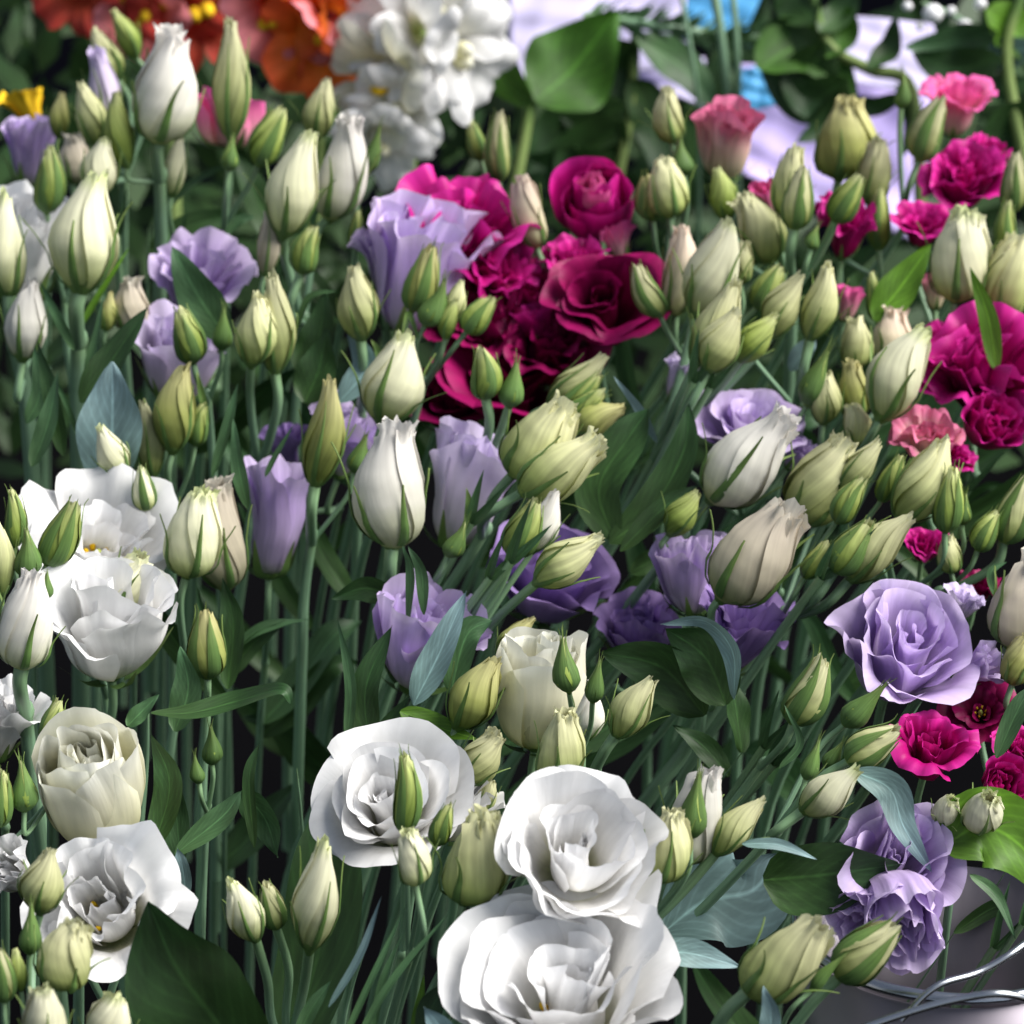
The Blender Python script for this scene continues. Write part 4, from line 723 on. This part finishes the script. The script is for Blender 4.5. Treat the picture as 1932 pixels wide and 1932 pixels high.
spray('fat olive-cream bud with a frayed tip at the bottom right, leaning right', (1330, 1985), [(1280, 2050)], w0=24, dz=-8, group=GP,
 buds=[('r', 'creamgreen', 1552, 1742, 1412, 1872, 122, 0, {'sw': 24})],
 leaves=[([(1440, 1990), (1455, 1920), (1440, 1860)], 40, {'col': 'blueleaf', 'dz': -7})], auto=0)
spray('right-hand bud of the two at the bottom right, with long thin sepal tips', (1470, 1975), [(1420, 2050)], w0=19, dz=-7, group=GP,
 buds=[('g', 'creamgreen', 1692, 1742, 1583, 1845, 92, 0, {'sw': 20}), ('s', 'green', 1600, 1800, 1530, 1870, 26, -.3)], auto=0)
# dark leafy stems filling the gaps low down
FILL = [('dark leafy stem between the lower leaning white bud and the green curl-sepal bud', 1400, 1420, -.5), ('dark leafy stem in the shade below the fan of slender stalks', 1190, 1080, 3),
        ('dark leafy stem behind the beige bud at left', 430, 1230, 2.5), 
        ('dark leafy stem at right behind the pale green plump bud', 1780, 1060, 4), ('dark leafy stem above the metal bucket', 1800, 1760, -1), ('dark leafy stem behind the round buds at lower right', 1900, 1640, -1), 
        ('dark leafy stem behind the first white bud of the upper left', 280, 430, 6), ('dark leafy stem behind the pale egg-shaped bud', 640, 600, 5)]
for lb, x, y, z in FILL:
    rr = random.Random(lb); lv = []
    for i in range(2):
        a = rr.uniform(-1.1, 1.1)+(.3 if x > 600 else 0); L = rr.uniform(110, 220); yy = y+i*45; xx = x-(i*25 if x > 600 else 0)
        lv.append(([(xx, yy), (xx+math.sin(a)*L*.5, yy-math.cos(a)*L*.5), (xx+math.sin(a*1.2)*L, yy-math.cos(a*1.2)*L)], rr.uniform(26, 56), {'col': rr.choice(['leaf', 'leaf', 'leaf', 'midleaf']), 'dz': z+rr.uniform(2, 5), 'roll': rr.uniform(-.8, .8), 'wave': .08}))
    ln = np.interp(x, [0, 450, 700, 1000, 1300, 1932], [0, -.02, -.25, -.5, -.75, -.6]); sk = []
    for i in range(2):
        x0 = x+rr.uniform(-130, 130); y0 = y+rr.uniform(-160, 60); L = rr.uniform(380, 620); l2 = ln+rr.uniform(-.1, .1)
        sk.append(([(x0, y0), (x0+l2*L*.35, y0+L*.35), (x0+l2*L*.75, y0+L*.75), (x0+l2*L+(x+ln*400-x0-l2*L)*.3, y0+L)], rr.uniform(12, 19), rr.uniform(1, 4)))
    spray(lb, (x, y), None, leaves=lv, stalks=sk, w0=13, dz=z, group='dark leafy stems among the flowers', auto=2, cat='leafy stem', name='leafy_stem')

# ================================================================ background
def bgflower(name, label, group, pts, cols, seed, d, size, cat='snapdragon', extra=None):
    """snapdragon spike: florets of two-lipped ruffled petals round a stem"""
    rng = random.Random(seed); top = P(*pts[0], d); bot = P(*pts[-1], d+.05); org = bot.copy()
    root = empty(name, org); tag(root, label, cat, group); mb = MB(); tube(mb, [P(x, y, d+.02) for x, y in pts], .0025, .0035); mb.build('stem', M['calyx'], root, org)
    for (x, y, w_, ax, col) in extra:
        A = nrm(ax[0]*RGT+ax[1]*UPV-ax[2]*FWD); X, Y, Z = frame(A, rng.random()*6); L = w_*PX(d)*1.15; C0 = P(x, y, d-.02); o = None
        for i in range(5):
            m2 = MB(); petal_grid(m2, X, Y, Z, C0-Z*L*.7, L, i*1.257+rng.uniform(-.2, .2), .72, (40, 22, 20, 70+rng.uniform(-20, 20), 120+rng.uniform(-30, 25)), rng, .10, 4, fine=.012, C=15, Rr=13, r0=.1)
            if o is None: o = m2.build('floret', M[col], root, org)
            else: m2.build('petal', M[col], o, org)
        m2 = MB()
        for q in (-1, 1): blob(m2, C0-Z*L*.12+X*L*.07*q, Z, L*.09, L*.12)
        m2.build('throat', M['yellow'] if col != 'petal_white' else M['petal_ivory'], o, org)
bgflower('snapdragon', 'orange and coral snapdragon spike at the top edge, yellow lips showing', 'snapdragons behind the lisianthus', [(560, -60), (600, 120), (590, 420)], None, 3, 1.82, 90,
 extra=[(618, 78, 150, (.1, -.35, .9), 'orange'), (560, 10, 150, (.3, -.2, .9), 'coral'), (668, 30, 110, (.6, -.2, .7), 'orange'), (500, 50, 130, (-.3, -.5, .7), 'orange'), (640, -20, 130, (.4, .2, .8), 'coral')])
bgflower('snapdragon', 'dark red snapdragon spike at the top left, left of the orange one', 'snapdragons behind the lisianthus', [(300, -60), (320, 120), (330, 420)], None, 4, 1.88, 90,
 extra=[(215, 0, 120, (-.4, -.4, .7), 'redsnap'), (300, 0, 150, (-.1, -.4, .8), 'redsnap'), (380, 30, 150, (.1, -.4, .8), 'redsnap'), (270, 45, 110, (0, -.6, .7), 'coral'), (130, -20, 110, (-.3, -.3, .8), 'redsnap')])
bgflower('snapdragon', 'white snapdragon spike at the top centre with blurred ruffled lips', 'snapdragons behind the lisianthus', [(800, -80), (790, 160), (760, 420)], None, 5, 1.80, 100,
 extra=[(730, 60, 150, (-.5, .0, .8), 'petal_white'), (830, 30, 165, (.2, .1, .9), 'petal_white'), (890, 110, 150, (.7, -.3, .6), 'petal_white'), (695, 160, 150, (-.6, -.2, .7), 'petal_ivory'), (740, 220, 120, (-.2, -.5, .8), 'petal_white'), (715, 290, 110, (-.1, -.7, .7), 'petal_white')])
def bgleafy(label, stem, leaves, d, r=.003, group='foliage stems in the background', name='foliage_stem', col='leaf'):
    org = P(*stem[-1], d+.03); root = empty(name, org); tag(root, label, 'foliage', group); mb = MB(); tube(mb, [P(x, y, d+.005) for x, y in stem], r*.8, r); mb.build('stem', M['calyx'], root, org)
    for (pts, w_, c, roll) in leaves:
        leaf3(root, org, [P(x, y, d+.01*math.sin(i*1.3)) for i, (x, y) in enumerate(pts)], w_*PX(d), roll, c, .2, .42, rng=random.Random(int(pts[0][0])))
    return root
bgleafy('broad bright green leaf right of the white snapdragon', [(1010, 160), (990, 260), (960, 420)], [([(1010, 190), (1080, 130), (1165, 20)], 180, 'deeplime', .1), ([(1000, 200), (930, 100), (940, -20)], 80, 'deeplime', .4)], 1.86)
bgleafy('dark green leaves hanging left of the lilac paper', [(1200, 60), (1190, 200), (1150, 420)], [([(1195, 80), (1150, 130), (1150, 240)], 90, 'leaf', .4), ([(1200, 70), (1290, 130), (1350, 210)], 80, 'midleaf', .3), ([(1180, 200), (1070, 250), (990, 330)], 130, 'leaf', .2), ([(1180, 230), (1100, 300), (1090, 420)], 120, 'leaf', .3), ([(1190, 150), (1230, 230), (1240, 340)], 90, 'leaf', .3), ([(1170, 260), (1120, 230), (1040, 180)], 100, 'leaf', .1), ([(1160, 300), (1090, 330), (960, 300)], 120, 'leaf', .3), ([(1100, 40), (1180, 30), (1230, 18)], 22, 'leaf', .3)], 1.9)
bgleafy('leafy branch crossing in front of the lilac paper, wide leaf in its middle', [(1530, -30), (1560, 80), (1640, 130), (1720, 170), (1740, 420)], [([(1430, 130), (1520, 90), (1620, 190)], 120, 'deeplime', .3), ([(1600, 150), (1520, 190), (1430, 120)], 90, 'leaf', .3), ([(1640, 130), (1680, 90), (1690, 30)], 50, 'leaf', .5), ([(1560, 100), (1480, 60), (1420, 60)], 60, 'leaf', .4), ([(1560, 110), (1600, 60), (1600, 10)], 50, 'deeplime', .4), ([(1690, 160), (1720, 230), (1700, 300)], 40, 'leaf', .4), ([(1600, 160), (1560, 230), (1500, 270)], 50, 'leaf', .3), ([(1560, 80), (1520, 160), (1520, 225)], 110, 'leaf', .2), ([(1540, 40), (1500, 0), (1470, -40)], 90, 'leaf', .2), ([(1700, 180), (1640, 200), (1580, 170)], 40, 'leaf', .4), ([(1545, 60), (1590, 20), (1620, -40)], 60, 'leaf', .4)], 1.84)
bgleafy('broad leaves at the top right corner with a pale folded one', [(1930, -20), (1900, 120), (1960, 420)], [([(1880, 60), (1800, 80), (1705, 90)], 70, 'midleaf', .3), ([(1890, 110), (1800, 130), (1720, 100)], 80, 'leaf', .2), ([(1860, 20), (1910, 60), (1960, 130)], 90, 'lime', .2), ([(1810, 165), (1880, 170), (1960, 150)], 60, 'leaf', .3), ([(1960, 90), (1890, 100), (1850, 110)], 60, 'blueleaf', .3), ([(1960, 200), (1900, 260), (1890, 340)], 110, 'leaf', .3)], 1.82)
# needle twig
root = empty('needle_twig', P(1500, 60, 1.9)); org = P(1500, 60, 1.9); tag(root, 'dark needle-leaved twig lying across the blue card at the top', 'twig', 'foliage stems in the background')
mb = MB(); tube(mb, [P(1100, 30, 1.88), P(1280, 55, 1.88), P(1500, 90, 1.9)], .002, .003); mb.build('stem', M['stem'], root, org)
rng = random.Random(4); mb = MB()
for i in range(170):
    t = rng.random(); x = 1100+400*t; y = 30+60*t; a = rng.uniform(-1, 1); q = P(x, y, 1.88); e = q+.016*nrm(RGT*(.7+rng.random()*.3)+UPV*a*.9-FWD*rng.uniform(-.8, .8))
    s = .0011*UPV; mb.grid(np.array([[q-s, q+s], [(q+e)/2-s, (q+e)/2+s], [e, e+s*.1]]))
mb.build('needles', M['midleaf'], root, org)
for i, (x0, x1, lb) in enumerate([(1275, 1318, 'thinnest left'), (1340, 1375, 'thickest pale'), (1378, 1393, 'right')]):
    mb = MB(); tube(mb, [P(x0, -60, 1.86), P((x0+x1)/2+5, 80, 1.86), P(x1, 220, 1.87), P(x1, 480, 1.92)], [.0010, .0022, .0014][i], [.0012, .0022, .0016][i])
    o = mb.build('bare_stalk', M['stem']); tag(o, lb+' of the three bare green stalks in front of the blue card', 'stalk', 'bare stalks at the top')
# berries
root = empty('berry_sprig', P(1850, 60, 1.85)); org = P(1850, 60, 1.85); tag(root, 'sprig with small round white berries at the top right', 'berry sprig', 'foliage stems in the background')
mb = MB(); tube(mb, [P(1740, 5, 1.84), P(1800, 30, 1.84), P(1900, 90, 1.85)], .001, .0015); mb.build('stem', M['stem'], root, org)
for x, y, r in [(1760, 26, 20), (1820, 52, 17), (1712, 12, 10), (1795, 20, 9), (1850, 8, 12), (1735, 50, 8), (1870, 60, 8)]:
    mb = MB(); blob(mb, P(x, y, 1.835), UPV, r*PX(1.84), r*PX(1.84)*.95); mb.build('berry', M['berry'], root, org)
# papers
def sheet(name, mat, label, cat, corners, dd, wav, group=None):
    C = [P(x, y, d) for x, y, d in corners]; u = np.linspace(0, 1, 30); v = np.linspace(0, 1, 30); V, U = np.meshgrid(v, u, indexing='ij')
    p = ((1-U)*(1-V))[..., None]*C[0]+(U*(1-V))[..., None]*C[1]+(U*V)[..., None]*C[2]+((1-U)*V)[..., None]*C[3]
    p = p+(wav*(np.sin(9*U+5*V)+.7*np.sin(17*V-6*U)+.5*np.abs(np.sin(13*U+2*V))))[..., None]*FWD
    mb = MB(); mb.grid(p); o = mb.build(name, mat, thick=.0012); tag(o, label, cat, group); return o
sheet('tissue_paper', M['palepaper'], 'pale lilac paper sheet behind the green leaves, upper part', 'paper', [(960, -30, 2.05), (1300, -60, 2.05), (1300, 130, 2.0), (960, 150, 2.0)], 0, .003, 'sheets of lilac paper')
sheet('tissue_paper', M['paper'], 'crumpled lilac paper sheet behind the olive bud and the dusty pink bloom', 'paper', [(1395, 120, 2.0), (1760, 120, 2.0), (1740, 460, 1.95), (1400, 330, 1.95)], 0, .004, 'sheets of lilac paper')
sheet('tissue_paper', M['palepaper'], 'smooth pale lilac paper corner right of the leafy branch', 'paper', [(1572, 28, 1.97), (1760, 45, 1.97), (1800, 190, 1.95), (1585, 150, 1.95)], 0, .001, 'sheets of lilac paper')
sheet('tissue_paper', M['palepaper'], 'pale lilac paper strip below the needle-leaved twig', 'paper', [(1120, 100, 2.05), (1330, 110, 2.05), (1330, 200, 2.0), (1120, 130, 2.0)], 0, .002, 'sheets of lilac paper')
sheet('blue_card', M['blue'], 'bright blue card behind the three bare stalks', 'card', [(1300, -60, 1.99), (1460, -60, 1.99), (1400, 75, 1.99), (1290, 70, 1.99)], 0, .0005, 'blue cards')
sheet('blue_card', M['blue'], 'small bright blue card piece between stalks and wide leaf', 'card', [(1400, 130, 1.93), (1445, 125, 1.93), (1480, 195, 1.93), (1395, 215, 1.93)], 0, .0005, 'blue cards')
# yellow blurred bloom left
root = spray('blurred mustard yellow flower at the far left top', (90, 300), None, flowers=[F('tulip', 'yellow', 48, 190, 80, (-.3, .9, .2), seed=77)], w0=10, dz=12, auto=1, cat='flower', name='yellow_flower', group=None)
spray('blurred pink bud behind the tall green-cream pointed bud', (430, 400), None, flowers=[F('bud', 'pink', 432, 205, 124, (.0, .97, .15), seed=78, st=.9)], w0=12, dz=5, auto=1, group=GP)
# background foliage mass (beyond counting)
mb = MB(); rng = random.Random(99)
for i in range(1500):
    x = rng.uniform(-250, 2200); y = rng.uniform(-150, 900); d = rng.uniform(2.0, 2.25)
    if x > 1500 and y < 60: continue
    if 950 < x < 1780 and y < 420: d = 2.2+rng.random()*.1
    q = P(x, y, d); a = rng.uniform(-1.5, 1.5); L = rng.uniform(.02, .05); dr = nrm(RGT*math.sin(a)+UPV*math.cos(a)+FWD*rng.uniform(-.6, .6)); sd = nrm(np.cross(dr, FWD+RGT*rng.uniform(-.6, .6)))
    w_ = L*rng.uniform(.1, .22)
    mb.grid(np.array([[q-sd*w_*.1, q+sd*w_*.1], [q+dr*L*.35-sd*w_, q+dr*L*.35+sd*w_], [q+dr*L*.7-sd*w_*.7, q+dr*L*.7+sd*w_*.7], [q+dr*L, q+dr*L+sd*.0002]]))
o = mb.build('foliage', M['leaf']); tag(o, 'dark out-of-focus foliage behind the flowers', 'foliage', None, 'stuff')
# ground, wall
mb = MB(); mb.grid(np.array([[[-4, -3, 0], [4, -3, 0]], [[-4, 5, 0], [4, 5, 0]]], float)); o = mb.build('ground', M['ground']); o['kind'] = 'structure'
mb = MB(); mb.grid(np.array([[[-4, 2.2, 0], [4, 2.2, 0]], [[-4, 2.2, .93], [4, 2.2, .93]]], float)); o = mb.build('wall', M['wall']); tag(o, 'dark wall behind the flower display', 'wall', None, 'structure')
# metal bucket, lower right
cb = P(1830, 1800, 1.33); zr = P(1830, 1885, 1.22)[2]; R = .050; cen = np.array([P(1830, 1885, 1.22)[0], P(1830, 1885, 1.22)[1]+R, zr]); org = cen-np.array([0, 0, .25])
root = empty('metal_bucket', org); tag(root, 'galvanised metal bucket with a wire handle at the bottom right corner', 'bucket')
a = np.linspace(0, 2*math.pi, 64, endpoint=False)
def ring(r, z): return np.stack([cen[0]+r*np.cos(a), cen[1]+r*np.sin(a), np.full(64, cen[2]+z)], -1)
mb = MB(); mb.grid(np.array([ring(R*.72, -.25), ring(R*.74, -.22), ring(R*.9, -.08), ring(R*.985, -.004), ring(R*.975, -.004), ring(R*.89, -.08), ring(R*.72, -.24), ring(.001, -.24)]), True); mb.build('body', M['metal'], root, org)
mb = MB(); th = np.linspace(0, 2*math.pi, 9)[:-1]
rim = np.array([ring(R+.002*math.cos(t), .002*math.sin(t)) for t in list(th)+[0.0]]); mb.grid(rim, True); mb.build('rim', M['wire'], root, org)
mb = MB(); tube(mb, [P(1700, 1925, 1.2), P(1765, 1862, 1.2), P(1850, 1833, 1.205), P(1932, 1782, 1.21), P(2000, 1720, 1.23)], 7*PX(1.2), 7*PX(1.2)); mb.build('handle', M['wire'], root, org)
mb = MB(); tube(mb, [P(1560, 1965, 1.17), P(1700, 1915, 1.17), P(1810, 1885, 1.17), P(1900, 1876, 1.17), P(1990, 1905, 1.18)], 8*PX(1.17), 8*PX(1.17)); o = mb.build('wire_hoop', M['wire']); tag(o, 'second shiny steel wire hoop crossing the bottom right corner', 'wire')
